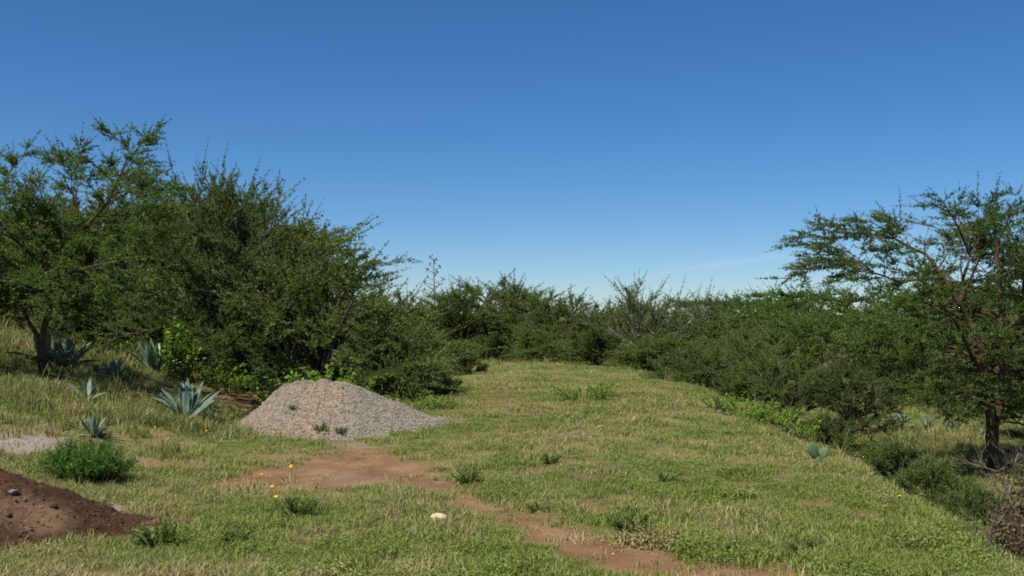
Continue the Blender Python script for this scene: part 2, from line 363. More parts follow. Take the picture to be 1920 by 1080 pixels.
def creeper(seed, n, rad, size):
    """low herb: small round leaves close to the ground"""
    r = np.random.default_rng(seed); g = Geo()
    P = np.stack([r.normal(0, rad * .5, n), r.normal(0, rad * .5, n), r.uniform(.01, .06, n)], 1)
    D = unit(np.stack([r.normal(size=n), r.normal(size=n), r.uniform(0, .7, n)], 1)); Sd = unit(np.cross(D, [0, 0, 1.]) + r.normal(0, .3, (n, 3)))
    leaf_quads(g, P, D, Sd, size * r.uniform(.6, 1.3, n), size * .6)
    me = g.mesh('creeper', M['blade']); add_attr(me, 'dry', np.repeat(r.uniform(0, .2, n), 4).astype(np.float32)); return me
TUFTS = source_collection('grass_tuft', [
    tuft(1, 30, .11, .070, .006, .16, .9), tuft(2, 30, .11, .060, .006, .05, .9), tuft(3, 26, .12, .075, .0055, .42, 1.3, 1), tuft(4, 20, .10, .11, .005, .3, 1.0, 2),
    tuft(5, 26, .10, .26, .010, .12, .6), tuft(6, 24, .10, .28, .009, .4, .7, 2), tuft(7, 24, .12, .32, .012, .05, .6), creeper(8, 70, .14, .022), tuft(9, 14, .16, .05, .009, .9, 1.6)])
def grass(name, n, ylo, yhi, label):
    r = np.random.default_rng(int(ylo * 10))
    Y = np.sqrt(r.uniform(ylo ** 2, yhi ** 2, n)); X = r.uniform(-.60, .60, n) * Y
    b = bare_map(X, Y); dk = dark_map(X, Y)
    keep = r.uniform(size=n) > np.clip(b * 1.08, 0, .97)
    keep &= r.uniform(size=n) > .92 * sst(.5, .66, fbm(X * 1.9, Y * 1.9, 87, 4))
    d = X - edge_x(Y)
    lush = lush_map(X, Y)
    tall = np.maximum(.75 * sst(-4.6, -6.6, X + (fbm(X * .8, Y * .8, 51) - .5) * 2) * sst(14, 17, Y) * sst(.9, 1.6, ell(X, Y, 445, 745, 1.3, 1.6)), sst(.5, 2.5, d) * .7)
    tall = np.maximum(tall, .9 * sst(36, 50, Y + (fbm(X * .3, Y * .3, 53) - .5) * 14))
    tall = np.maximum(tall, .2 * sst(-1.2, .2, d)) * (.35 + .65 * sst(.4, .62, fbm(X * .9, Y * .9, 57, 3)))
    u = r.uniform(size=n); pn = fbm(X * 2.2, Y * 2.2, 61, 3)
    idx = np.where(u < .36, 0, np.where(u < .62, 1, np.where(u < .80, 2, np.where(u < .91, 3, np.where(u < .985, 8, 7)))))
    hb = fbm(X * 1.7 + 31, Y * 1.7, 97, 3)
    idx = np.where((lush > .35) & (u > .55), 1, idx)
    idx = np.where((hb > .6) & (r.uniform(size=n) < .2), 7, idx)
    tl = r.uniform(size=n) < tall * .8
    idx = np.where(tl, np.where(u < .4, 4, np.where(u < .68, 5, 6)), idx)
    sc = r.uniform(.65, 1.35, n) * (1 + .25 * sst(14, 40, Y)) * np.where(tl, .45 + .5 * tall, 1)
    sc *= (.3 + 1.4 * fbm(X * 1.5, Y * 1.5, 67, 3)) * (.75 + .5 * fbm(X * .35, Y * .35, 69, 2))
    tint = np.clip(.05 + (pn - .5) * 1.7 + .7 * sst(.56, .76, fbm(X * .7 + 9, Y * .7, 63, 3)) - lush * .6 + r.normal(0, .14, n) + .25 * b - .2 * sst(-4, -7, X), 0, .9)
    Z = ground(X, Y) - .03 * b
    P = np.stack([X, Y, Z], 1)[keep]
    rot = np.stack([r.normal(0, .12, n), r.normal(0, .12, n), r.uniform(0, 6.28, n)], 1)[keep]
    s3 = np.stack([sc * 1.1, sc * 1.1, sc * r.uniform(.8, 1.25, n)], 1)[keep]
    o = scatter(name, P, rot, s3, idx[keep], tint[keep].astype(np.float32), TUFTS)
    tag(o, label, 'grass', kind='stuff')
grass('grass', 46000, 5.2, 15, 'short mixed green and straw grass of the near clearing')
grass('grass', 56000, 15, 31, 'short green and dry grass over the middle of the clearing')
grass('grass', 42000, 31, 75, 'taller grass at the far end and under the bushes')

# ------------------------------------------------------------------ tree growing
def grow(r, stems, targets, step=.3, hmin=.6, jit=.02, fwd=.3):
    N = []; Pn = []; D = []; fix = []
    for st in stems:                       # each stem: list of points; the first may name an existing node by position
        prev = -1
        for k, p in enumerate(st):
            p = np.array(p, float)
            if k == 0 and N:
                dd = np.linalg.norm(np.array(N) - p, axis=1); prev = int(dd.argmin()); continue
            if prev < 0: N.append(p); Pn.append(-1); D.append(np.array([0, 0, 1.])); prev = len(N) - 1; continue
            a = N[prev]; m = max(1, int(np.linalg.norm(p - a) / step))
            for s in range(1, m + 1):
                q = a + (p - a) * s / m + (r.normal(0, jit * .5, 3) if s < m else 0)
                N.append(q); Pn.append(prev); D.append(unit(p - a)); prev = len(N) - 1
    nstem = len(N)
    base = N[0]; T = targets[np.argsort(np.linalg.norm(targets - base, axis=1))]
    tips = []
    for t in T:
        A = np.array(N); Dn = np.array(D); v = t - A; d = np.linalg.norm(v, axis=1) + 1e-6
        c = d * (1.55 - .55 * np.einsum('ij,ij->i', v / d[:, None], Dn)) + (A[:, 2] < hmin) * 3
        k = int(c.argmin()); a = A[k]; dist = d[k]
        if dist < .08: continue
        ctrl = a + Dn[k] * dist * fwd + np.array([0, 0, .05 * dist]); m = max(1, int(dist / step)); prev = k; q0 = a
        for s in range(1, m + 1):
            u = s / m; q = (1 - u) ** 2 * a + 2 * u * (1 - u) * ctrl + u * u * t + (r.normal(0, jit, 3) if s < m else 0)
            N.append(q); Pn.append(prev); D.append(unit(q - q0)); prev = len(N) - 1; q0 = q
        tips.append(prev)
    N = np.array(N); Pn = np.array(Pn); D = np.array(D)
    cnt = np.zeros(len(N)); cnt[tips] = 1; ch = np.bincount(Pn[Pn >= 0], minlength=len(N)); cnt[ch == 0] = 1
    for k in range(len(N) - 1, -1, -1):
        if Pn[k] >= 0: cnt[Pn[k]] += cnt[k]
    return N, Pn, D, cnt, np.array(tips), nstem
def wood(N, Pn, cnt, rtip, rbase, name, m, minr=0):
    rad = rtip * cnt ** .5; rad = np.minimum(rad, rbase) if rbase else rad
    rad = np.where(Pn < 0, rad * 1.25, rad)
    k = np.where(Pn >= 0)[0]
    g = Geo(); thick = rad[Pn[k]] > .02
    for sel, sides in ((thick, 7), (~thick, 4)):
        kk = k[sel]
        if len(kk):
            A = N[Pn[kk]]; B = N[kk]; d = unit(B - A)
            frusta(g, A - d * .3 * rad[Pn[kk]][:, None], B + d * .3 * rad[kk][:, None], np.minimum(rad[Pn[kk]], rad[kk] * 1.35), rad[kk], sides)
    return g.mesh(name, m, True), rad
def shoots(r, g, O, Dr, L, curl, stat=.05, per=3, ll=.055, lw=.024, stem_r=.006, bare=.0, spread=.72, gw=None):
    """leafy spray: thin curved stem with small leaf bunches all along it"""
    n = len(O); Cv = curl
    sg = 2; s = np.linspace(0, 1, sg + 1)
    pt = O[:, None] + Dr[:, None] * (L[:, None] * s)[..., None] + Cv[:, None] * (L[:, None] * s ** 2)[..., None]
    rr = stem_r * (1 - .75 * s)
    for k in range(sg): frusta(gw if gw is not None else g, pt[:, k], pt[:, k + 1], np.full(n, rr[k]), np.full(n, rr[k + 1]), 3)
    K = np.maximum(3, (L / stat).astype(int)); tot = int(K.sum()); own = np.repeat(np.arange(n), K)
    off = np.arange(tot) - np.repeat(np.cumsum(K) - K, K)
    u = (off + r.uniform(0, 1, tot)) / K[own]
    u = np.clip(bare + (1 - bare) * u, 0, 1)
    kp = r.uniform(size=tot) < .8; own = own[kp]; u = u[kp]
    tang = unit(Dr[own] + 2 * Cv[own] * u[:, None])
    P = O[own] + Dr[own] * (L[own] * u)[:, None] + Cv[own] * (L[own] * u ** 2)[:, None]
    P = np.repeat(P, per, 0); tg = np.repeat(tang, per, 0); uu = np.repeat(u, per)
    q = len(P); side = unit(np.cross(tg, rdir(r, q)))
    d = unit(side * spread + tg * r.uniform(.3, 1.4, (q, 1)) + np.array([0, 0, .12])); sd = unit(np.cross(d, rdir(r, q)))
    sz = r.uniform(.65, 1.25, q) * (1.15 - .62 * uu) * np.repeat(r.uniform(.8, 1.2, len(u)), per)
    leaf_quads(g, P + side * .004, d, sd, ll * sz, lw * sz)
def dome_targets(r, n, rx, ry, h, z0, inner=.35, top=1.0, skew=(0, 0)):
    """points through a dome-like crown, denser towards its skin"""
    a = r.uniform(0, 2 * np.pi, n); e = np.arcsin(r.uniform(-.15, 1, n)); q = inner + (1 - inner) * r.uniform(0, 1, n) ** .6
    lump = .78 + .44 * vnoise(a * 1.4 + 10, e * 2.2, int(r.integers(1000)))
    q = q * lump
    x = np.cos(a) * np.cos(e) * q * rx; y = np.sin(a) * np.cos(e) * q * ry; z = z0 + np.sin(e) * q * (h - z0) * top
    hz = np.clip((z - z0) / (h - z0), 0, 1)
    return np.stack([x + skew[0] * hz, y + skew[1] * hz, np.maximum(z, .25)], 1)
def make_tree(seed, stems, targets, n_shoot, L=(.35, .8), up=.35, out=.5, along=.6, rnd=.5, curl=.25, leaf='acacia', bark='bark', rtip=.0052, rbase=.12,
              stat=.04, per=4, ll=.07, lw=.030, hmin=.6, thin=10, tipL=1.25, center=None, flat=1.0, bare=0, jit=.022, stem_r=.006, clumpy=True):
    r = np.random.default_rng(seed)
    N, Pn, D, cnt, tips, ns = grow(r, stems, targets, hmin=hmin, jit=jit)
    wme, rad = wood(N, Pn, cnt, rtip, rbase, 'trunk', M[bark])
    c = np.array(center if center is not None else [0, 0, targets[:, 2].mean() * .35])
    cand = np.where((cnt <= thin) & (Pn >= 0) & (N[:, 2] > hmin * .6))[0]
    wgt = np.linalg.norm(N[cand] - c, axis=1) + .2; wgt = wgt / wgt.sum()
    k = r.choice(cand, n_shoot, p=wgt)
    u = r.uniform(0, 1, (n_shoot, 1)); O = N[k] * u + N[Pn[k]] * (1 - u)
    d = along * D[k] + out * unit(O - c) + up * np.array([0, 0, 1.]) + rnd * rdir(r, n_shoot)
    d[:, 2] *= flat; d = unit(d)
    Ls = r.uniform(L[0], L[1], n_shoot) * r.uniform(.6, 1.1, n_shoot)
    if len(tips):
        O = np.concatenate([O, N[tips]]); dt = unit(D[tips] + .25 * np.array([0, 0, 1.]) * flat + .2 * rdir(r, len(tips))); d = np.concatenate([d, dt])
        Ls = np.concatenate([Ls, r.uniform(L[0], L[1], len(tips)) * tipL])
    cv = np.array([0, 0, 1.]) * r.normal(curl * .4, curl, (len(O), 1)) + .15 * rdir(r, len(O))
    g = Geo(); shoots(r, g, O, d, Ls, cv, stat, per, ll, lw, stem_r, bare)
    return wme, g.mesh('crown', M[leaf])
def limb_tree(seed, stems, tips, n2, n3, r0=.1, leaf='acacia_green', bark='bark_red', flat=.3, L3=(.16, .40), a2=(25, 60), a3=(25, 60), ll=.055, lw=.026, stat=.04, per=4, up=.10, hmin=1.6, arch=.07, L2r=(.22, .85), start=.2):
    """flat-layered acacia: drawn stems, long arching limbs out to given tips, side sprays kept nearly level"""
    r = np.random.default_rng(seed); gw = Geo(); g = Geo(); nodes = []; dirs = []; rads = []
    for si, (st, ra, rb) in enumerate(stems):
        st = np.array(st, float); seg = np.linalg.norm(np.diff(st, axis=0), axis=1); tot = seg.sum(); run = 0
        for a, b, l in zip(st[:-1], st[1:], seg):
            m = max(2, int(l / .22)); u = np.arange(m + 1) / m; P = a + (b - a) * u[:, None]; P[1:-1] += r.normal(0, .012, (m - 1, 3))
            R_ = r0 * (ra + (rb - ra) * (run + u * l) / tot) * r.uniform(.92, 1.08, m + 1); frusta(gw, P[:-1], P[1:] + (P[1:] - P[:-1]) * .06, R_[:-1], R_[1:], 8)
            nodes += list(P[1:]); dirs += [unit(b - a)] * m; rads += list(R_[1:]); run += l
    A = np.array(nodes); Dn = np.array(dirs); Rn = np.array(rads); O1 = []; R1 = []
    for t in tips:
        v = t - A; d = np.linalg.norm(v, axis=1) + 1e-6; c = d * (1.7 - .7 * np.einsum('ij,ij->i', v / d[:, None], Dn)) + (A[:, 2] < hmin) * 4 + np.maximum(A[:, 2] - t[2], 0) * .8
        k = int(c.argmin()); O1.append(A[k]); R1.append(min(Rn[k] * .6, .012 + .011 * d[k]))
    O1 = np.array(O1); R1 = np.array(R1); tips = np.array(tips); n1 = len(tips); V = tips - O1; L = np.linalg.norm(V, axis=1); d1 = unit(V); kk = np.arange(n1)
    wob = r.normal(0, .05, (n1, 3)); ar = np.array([0, 0, 1.]) * (arch * r.uniform(.3, 1.4, n1))[:, None]
    def P1(k, u): return O1[k] + V[k] * u[:, None] + (ar[k] + wob[k]) * (L[k] * np.sin(np.pi * np.clip(u, 0, 1)))[:, None]
    def T1(k, u): return unit(P1(k, np.minimum(u + .03, 1.0)) - P1(k, u - .03))
    m = 6
    for q in range(m):
        ua, ub = np.full(n1, q / m), np.full(n1, (q + 1) / m); frusta(gw, P1(kk, ua), P1(kk, ub), R1 * (1 - .82 * ua), R1 * (1 - .82 * ub), 6)
    F = np.array([1, 1, flat])
    cnt2 = np.maximum(3, (n2 * L / L.mean()).astype(int)); k2 = np.repeat(kk, cnt2); n = len(k2); u2 = start + (1 - start) * r.uniform(0, 1, n)
    t = T1(k2, u2); sd = unit(np.cross(t, rdir(r, n)) * F); ang = np.radians(r.uniform(*a2, n))[:, None]
    d2 = unit((t * np.cos(ang) + sd * np.sin(ang)) * [1, 1, .6] + np.array([0, 0, up]) * r.uniform(-.4, 1, (n, 1))); O2 = P1(k2, u2); L2 = np.clip(L[k2] * r.uniform(.18, .42, n) * (1.2 - .6 * u2), *L2r)
    frusta(gw, O2, O2 + d2 * L2[:, None], np.full(n, .010), np.full(n, .004), 4)
    k3 = np.repeat(np.arange(n), n3); N3 = len(k3); u3 = r.uniform(.1, 1, N3); sd = unit(np.cross(d2[k3], rdir(r, N3)) * F); ang = np.radians(r.uniform(*a3, N3))[:, None]
    D = unit(d2[k3] * np.cos(ang) + sd * np.sin(ang) + np.array([0, 0, up]) * r.uniform(-.2, 1, (N3, 1))); O = O2[k3] + d2[k3] * (L2[k3] * u3)[:, None]; LL = r.uniform(*L3, N3) * (1.1 - .4 * u3)
    O = np.concatenate([O, O2 + d2 * L2[:, None] * .95, P1(kk, np.full(n1, .96))]); D = np.concatenate([D, d2, T1(kk, np.full(n1, .95))]); LL = np.concatenate([LL, r.uniform(*L3, n) * 1.2, r.uniform(.35, .7, n1)])
    shoots(r, g, O, D, LL, np.array([0, 0, 1.]) * r.normal(.03, .1, (len(O), 1)), stat, per, ll, lw, .005)
    return gw.mesh('trunk', M[bark], True), g.mesh('crown', M[leaf])
TREES = []
def place_tree(name, meshes, loc, rz, scl, label, group=None, cat='tree'):
    t = thing(name, label, cat, loc, rz, scl, group)
    obj('trunk', meshes[0], t); obj('crown', meshes[1], t)
    return t
def gpos(px, Y, sink=.05):
    X = wx(px, Y); return (X, Y, float(ground(X, Y)) - sink)

# ------------------------------------------------------------------ left: red-barked thin acacia
r = np.random.default_rng(101)
TY = 22.0; TX = wx(84, TY); TZ = float(ground(TX, TY))
def loc(px, py, dy=0):                          # photo pixel at depth TY+dy -> tree-local point
    Y = TY + dy; return (wx(px, Y) - TX, dy, wz(py, Y) - TZ)
stems = [([(0, 0, -.15), loc(78, 640), loc(93, 580), loc(100, 520, -.1), loc(118, 455, -.2)], 1.1, .55),
         ([loc(78, 640), loc(55, 605, .1), loc(38, 572, .3), loc(-20, 500, .8), loc(-60, 430, 1.0)], .6, .25),
         ([loc(118, 455, -.2), loc(160, 425, -.3), loc(195, 385, -.4), loc(222, 330, -.3), loc(238, 285, 0)], .5, .15),
         ([loc(118, 455, -.2), loc(138, 405, 0), loc(142, 350, .2)], .42, .15),
         ([loc(100, 520, -.1), loc(60, 430, .5), loc(20, 350, .9)], .45, .15),
         ([loc(100, 520, -.1), loc(170, 500, -.9), loc(250, 485, -1.4)], .4, .15)]
ex = [loc(*p) for p in ((292, 240, .1), (196, 240, -.1), (240, 262, .2), (265, 262, -.4), (147, 265, .3), (165, 300, -.5), (96, 287, .5), (100, 300, .9), (47, 277, .8), (20, 303, .9), (-20, 300, 1.2), (300, 320, .6), (330, 345, -.5),
                        (200, 300, -.7), (230, 330, .5), (130, 330, -.6), (60, 340, .2), (10, 350, -.4), (-40, 360, .5))]
n = 84; lay = r.choice([340, 375, 410, 450, 490, 530, 565, 595], n); tx = r.uniform(-130, 320, n)
tt = np.array([loc(a, b + r.normal(0, 9), c) for a, b, c in zip(tx, lay - (tx - 90) * .03, r.normal(0, 1.3, n))])
T = np.concatenate([np.array(ex), tt])
me = limb_tree(1, stems, T, 9, 7, .085, flat=.33, bark='bark_dark')
place_tree('acacia_tree', me, (TX, TY, TZ), 0, 1, 'open crowned acacia with forked reddish trunk at the left edge', cat='tree')

# ------------------------------------------------------------------ dense acacias on the left
def multi_stems(r, k, h, spread):
    return [[(0, 0, -.15), (r.normal(0, .1), r.normal(0, .1), .25)]] + [[(0, 0, .2), (math.cos(a) * spread * .4, math.sin(a) * spread * .4, h * .22), (math.cos(a) * spread, math.sin(a) * spread, h * .45)]
            for a in np.arange(k) * 2 * np.pi / k + r.uniform(0, 1, k)]
def fan_tree(seed, n1, n2, n3, rx, ry, h, el=(4, 88), L3=(.25, .62), a2=(18, 42), a3=(15, 50), up=.22, leaf='acacia', bark='bark', ll=.07, lw=.032, stat=.042, per=4, rlimb=.05, z0=.25, lump=.30, arch=.10, droop=0, extra=(), tip=1.5, start=.28, el_pow=.8, flat3=.45, L2f=(.16, .36), flat2=.5, lift=.7):
    """thicket-forming acacia: straight limbs fan out from the foot, fork at sharp angles and end in straight leafy spurs"""
    r = np.random.default_rng(seed)
    az = np.arange(n1) * 2.399 + r.uniform(-.25, .25, n1); e = np.radians(el[0] + (el[1] - el[0]) * r.uniform(0, 1, n1) ** el_pow)
    L = 1 / np.sqrt((np.cos(e) * np.cos(az) / rx) ** 2 + (np.cos(e) * np.sin(az) / ry) ** 2 + (np.sin(e) / (h - z0)) ** 2)
    L = L * (1 - lump + lump * 1.25 * vnoise(az * 1.3 + 20, e * 3, seed)) - .35
    d1 = np.stack([np.cos(az) * np.cos(e), np.sin(az) * np.cos(e), np.sin(e)], 1)
    if len(extra):
        ex_ = np.array(extra, float) - [0, 0, z0]; le = np.linalg.norm(ex_, axis=1); d1 = np.concatenate([d1, ex_ / le[:, None]]); L = np.concatenate([L, le - .35]); n1 = len(L)
    O1 = np.stack([r.normal(0, .12, n1), r.normal(0, .12, n1), r.uniform(.0, .1, n1) + z0 * .6], 1)
    bend = np.array([0, 0, 1.]) * arch + r.normal(0, .05, (n1, 3))
    def P1(k, u): return O1[k] + d1[k] * (L[k] * u)[:, None] + bend[k] * (L[k] * np.sin(np.pi * u))[:, None] - np.array([0, 0, droop]) * (L[k] * u ** 2)[:, None]
    def T1(k, u): return unit(P1(k, np.minimum(u + .02, 1.02)) - P1(k, u - .02))
    g = Geo(); gw = Geo(); kk = np.arange(n1); m = 7
    for s_ in range(m):
        ua, ub = np.full(n1, s_ / m), np.full(n1, (s_ + 1) / m); frusta(gw, P1(kk, ua), P1(kk, ub), rlimb * (1 - .8 * ua) * L / L.max(), rlimb * (1 - .8 * ub) * L / L.max(), 6)
    V0 = np.array([[0, 0, -.2]]).repeat(n1, 0); frusta(gw, V0, O1 + d1 * .05, np.full(n1, rlimb * 1.1), rlimb * L / L.max(), 6)
    # second order
    k2 = np.repeat(kk, n2); n = len(k2); u2 = start + (1 - start) * (np.tile(np.arange(n2), n1) + r.uniform(0, 1, n)) / n2
    t = T1(k2, u2); sd = unit(np.cross(t, rdir(r, n)) * [1, 1, flat2]); ang = np.radians(r.uniform(*a2, n))[:, None]
    d2 = unit((t * np.cos(ang) + sd * np.sin(ang)) * [1, 1, lift] + np.array([0, 0, up]) * r.uniform(0, 1, (n, 1)))
    O2 = P1(k2, u2); L2 = L[k2] * r.uniform(*L2f, n) * (1.15 - .55 * u2)
    c2 = np.array([0, 0, 1.]) * r.normal(.03, .06, (n, 1))
    def P2(k, u): return O2[k] + d2[k] * (L2[k] * u)[:, None] + c2[k] * (L2[k] * u ** 2)[:, None]
    qq = np.arange(n)
    for a_, b_ in ((0, .5), (.5, 1)): frusta(gw, P2(qq, np.full(n, a_)), P2(qq, np.full(n, b_)), np.full(n, .013 * (1 - .6 * a_)), np.full(n, .013 * (1 - .6 * b_)), 4)
    # leafy spurs on both orders
    k3 = np.repeat(qq, n3); N3 = len(k3); u3 = .12 + .88 * r.uniform(0, 1, N3) ** .8
    t3 = unit(d2[k3] + .4 * c2[k3]); sd = unit(np.cross(t3, rdir(r, N3)) * [1, 1, flat3]); ang = np.radians(r.uniform(*a3, N3))[:, None]
    D = unit(t3 * np.cos(ang) + sd * np.sin(ang) + np.array([0, 0, up]) * r.uniform(0, 1, (N3, 1))); O = P2(k3, u3); LL = r.uniform(*L3, N3) * (1.1 - .5 * u3)
    O = np.concatenate([O, P2(qq, np.full(n, .97)), P1(kk, np.full(n1, .97))]); D = np.concatenate([D, unit(d2 + .15 * rdir(r, n)), T1(kk, np.full(n1, .97))])
    LL = np.concatenate([LL, r.uniform(*L3, n) * tip, r.uniform(.5, 1.0, n1) * tip * .7])
    cv = np.array([0, 0, 1.]) * r.normal(.02, .07, (len(O), 1))
    shoots(r, g, O, D, LL, cv, stat, per, ll, lw, .006)
    # the limbs themselves carry spurs too
    return gw.mesh('trunk', M[bark], True), g.mesh('crown', M[leaf])
TY = 29; TX = wx(430, TY); TZ = float(ground(TX, TY))
ex = [loc(*p) for p in ((372, 312, 0), (450, 318, .3), (530, 345, .2), (640, 420, .2), (700, 455, .1), (722, 446, -.1), (690, 492, -.5), (330, 330, .4))]
BIG = fan_tree(2, 46, 10, 10, 4.9, 3.6, 6.0, flat3=.5, L3=(.26, .66), ll=.066, lw=.028, stat=.036, rlimb=.05, extra=ex, a2=(25, 60), a3=(15, 48), lump=.18, tip=1.3, arch=.13, droop=.08, lift=.75, start=.2)
place_tree('acacia_tree', BIG, (TX, TY, TZ), 0, 1, 'largest dark dense acacia with spiky upright shoots, behind the gravel heap', cat='tree')
DENSE = fan_tree(3, 26, 9, 9, 3.1, 2.8, 4.8, L3=(.26, .64), L2f=(.2, .42), a2=(25, 60), a3=(15, 50), arch=.15, droop=.12, ll=.074, lw=.032, stat=.042, lump=.35, start=.2)
DENSE2 = fan_tree(4, 27, 9, 9, 3.1, 3.0, 3.9, L3=(.26, .64), L2f=(.2, .42), a2=(25, 60), a3=(15, 50), arch=.16, droop=.14, ll=.074, lw=.032, stat=.042, el=(2, 84), lump=.3, start=.2)
LOW = fan_tree(5, 27, 8, 11, 2.7, 2.4, 2.3, flat3=.3, L2f=(.22, .46), el=(2, 75), L3=(.24, .6), a2=(25, 60), a3=(15, 50), lump=.35, start=.2, flat2=.4, lift=.6, up=.10, ll=.062, lw=.028, rlimb=.035, arch=.16, droop=.12, z0=.15)
r = np.random.default_rng(106)
SPARSE = fan_tree(6, 24, 6, 6, 3.5, 2.8, 4.2, el=(14, 80), L3=(.3, .75), a2=(20, 50), a3=(15, 45), leaf='acacia_grey', bark='bark_pale', ll=.07, lw=.032, stat=.045, per=4, rlimb=.03, z0=1.1, lump=.35, arch=.05, start=.35, flat3=.8, flat2=.9, lift=1.0)
r = np.random.default_rng(107)
FARFLAT = make_tree(7, [[(0, 0, -.2), (.1, 0, 1.2), (-.1, .1, 2.0)]], np.stack([r.normal(0, 2.2, 190), r.normal(0, 2.2, 190), 3.9 + r.choice([-1.5, -.9, -.4, 0, .2], 190) + r.normal(0, .15, 190)], 1),
                    1200, (.4, .9), up=.15, out=.5, along=.7, rnd=.4, curl=.15, leaf='acacia_green', ll=.12, lw=.06, stat=.075, rbase=.13, hmin=1.2, flat=.5)
r = np.random.default_rng(108)
SMALL = fan_tree(8, 22, 9, 6, 1.55, 1.45, 1.75, el=(5, 85), L3=(.18, .42), ll=.06, lw=.028, rlimb=.02, z0=.1)

def put(meshes, px, Y, top, h0, label, rz=0, wide=1.0, name='acacia_tree', group=None, cat='tree', leaf=None):
    """stand a tree of built height h0 at a bearing and distance so that its crown ends at a photo row"""
    p = gpos(px, Y); s = (wz(top, Y) - p[2]) / (h0 * .95)
    t = place_tree(name, meshes, p, rz, (s * wide, s * wide, s), label, group, cat)
    if leaf:
        sl_ = t.children[1].material_slots[0]; sl_.link = 'OBJECT'; sl_.material = M[leaf]
    return t
G1 = 'dense acacias left of the clearing'
put(DENSE2, 262, 34, 298, 4.2, 'dense dark acacia between the red-trunked acacia and the largest one', 1.0, 1.15, group=G1)
put(DENSE2, 158, 32.5, 318, 4.2, 'dense dark acacia filling the gap right behind the red trunk crown', 5.8, .95, group=G1)
put(DENSE2, 60, 35, 330, 4.2, 'dense dark acacia behind the red-trunked acacia at the left edge', 2.0, 1.0, group=G1)
put(DENSE2, 400, 33.5, 296, 4.2, 'dense acacia directly behind the largest one, filling its left side', 5.2, 1.0, group=G1, leaf='acacia_green')
put(DENSE2, 510, 33, 335, 4.2, 'dense acacia behind the right side of the largest one', .9, 1.0, group=G1)
put(DENSE2, -90, 31, 400, 4.2, 'dense dark acacia cut by the left edge, behind the red trunk', .4, 1.0, group=G1)
put(DENSE2, 590, 27.5, 425, 4.2, 'dense acacia leaning out right of the largest one, above the gravel heap', 3.4, 1.05, group=G1)
put(LOW, 330, 28.5, 545, 2.55, 'low dark acacia thicket under the left side of the largest acacia', .8, 1.1, group=G1)
put(LOW, 510, 28, 585, 2.55, 'low dark acacia thicket directly behind the gravel heap peak', 2.5, 1.1, group=G1)
put(LOW, 180, 29, 520, 2.55, 'low dark acacia thicket right of the red forked trunk', 4.0, 1.1, group=G1)
put(DENSE2, 735, 36, 515, 4.2, 'mid-height acacia with spiky top, left of the distant flower stalk', 2.2, 1.2, group=G1)
put(LOW, 740, 26.5, 585, 2.55, 'wide sprawling acacia thicket right behind the gravel heap', 0.3, .92, group=G1)
put(LOW, 650, 30.5, 580, 2.55, 'low acacia thicket between the gravel heap and the largest acacia', 5.0, 1.1, group=G1, leaf='acacia_light')
put(SMALL, 830, 27, 690, 1.95, 'small acacia bush at the left edge of the clearing', 1.2, 1.15, cat='bush', name='acacia_bush')
put(SMALL, 880, 35, 655, 1.95, 'small acacia bush beside the worn track at the far left', 3.2, 1.1, cat='bush', name='acacia_bush')
# far end of the clearing
G2 = 'acacias closing the far end of the clearing'
put(DENSE2, 955, 52, 498, 4.2, 'broad round-topped acacia closing the middle of the far end', 1.3, 1.3, group=G2)
put(DENSE2, 868, 50, 510, 4.2, 'acacia just right of the distant flower stalk', 4.4, 1.15, group=G2)
put(DENSE2, 1048, 49, 527, 4.2, 'acacia right of the broad round-topped one at the far end', 2.9, 1.2, group=G2)
put(DENSE2, 1128, 47, 548, 4.2, 'acacia left of the sparse grey one at the far end', 5.3, 1.2, group=G2)
put(DENSE2, 1265, 45, 568, 4.2, 'acacia below and between the two sparse grey ones', 3.6, 1.2, group=G2)
put(DENSE2, 800, 56, 548, 4.2, 'acacia in front of the foot of the distant flower stalk', .9, 1.2, group=G2)
put(SPARSE, 1208, 43, 508, 4.5, 'sparse grey-green acacia with thin spreading branches against the sky', 0, 1.0)
put(SPARSE, 1310, 52, 545, 4.5, 'second sparse grey acacia, lower and right of the taller one', 2.4, 1.25)
put(LOW, 1120, 42, 600, 2.55, 'low greyish acacia thicket left of the sparse bare acacia', 1.9, 1.15, group=G2, leaf='acacia_grey')
put(LOW, 1215, 39, 612, 2.55, 'low acacia thicket below the sparse bare acacia', 3.9, 1.1, group=G2, leaf='acacia_grey')
put(LOW, 1010, 46, 600, 2.55, 'low acacia thicket in the middle of the far end', .1, 1.1, group=G2)
put(LOW, 930, 48, 612, 2.55, 'low acacia thicket where the worn track ends', 2.1, 1.0, group=G2)
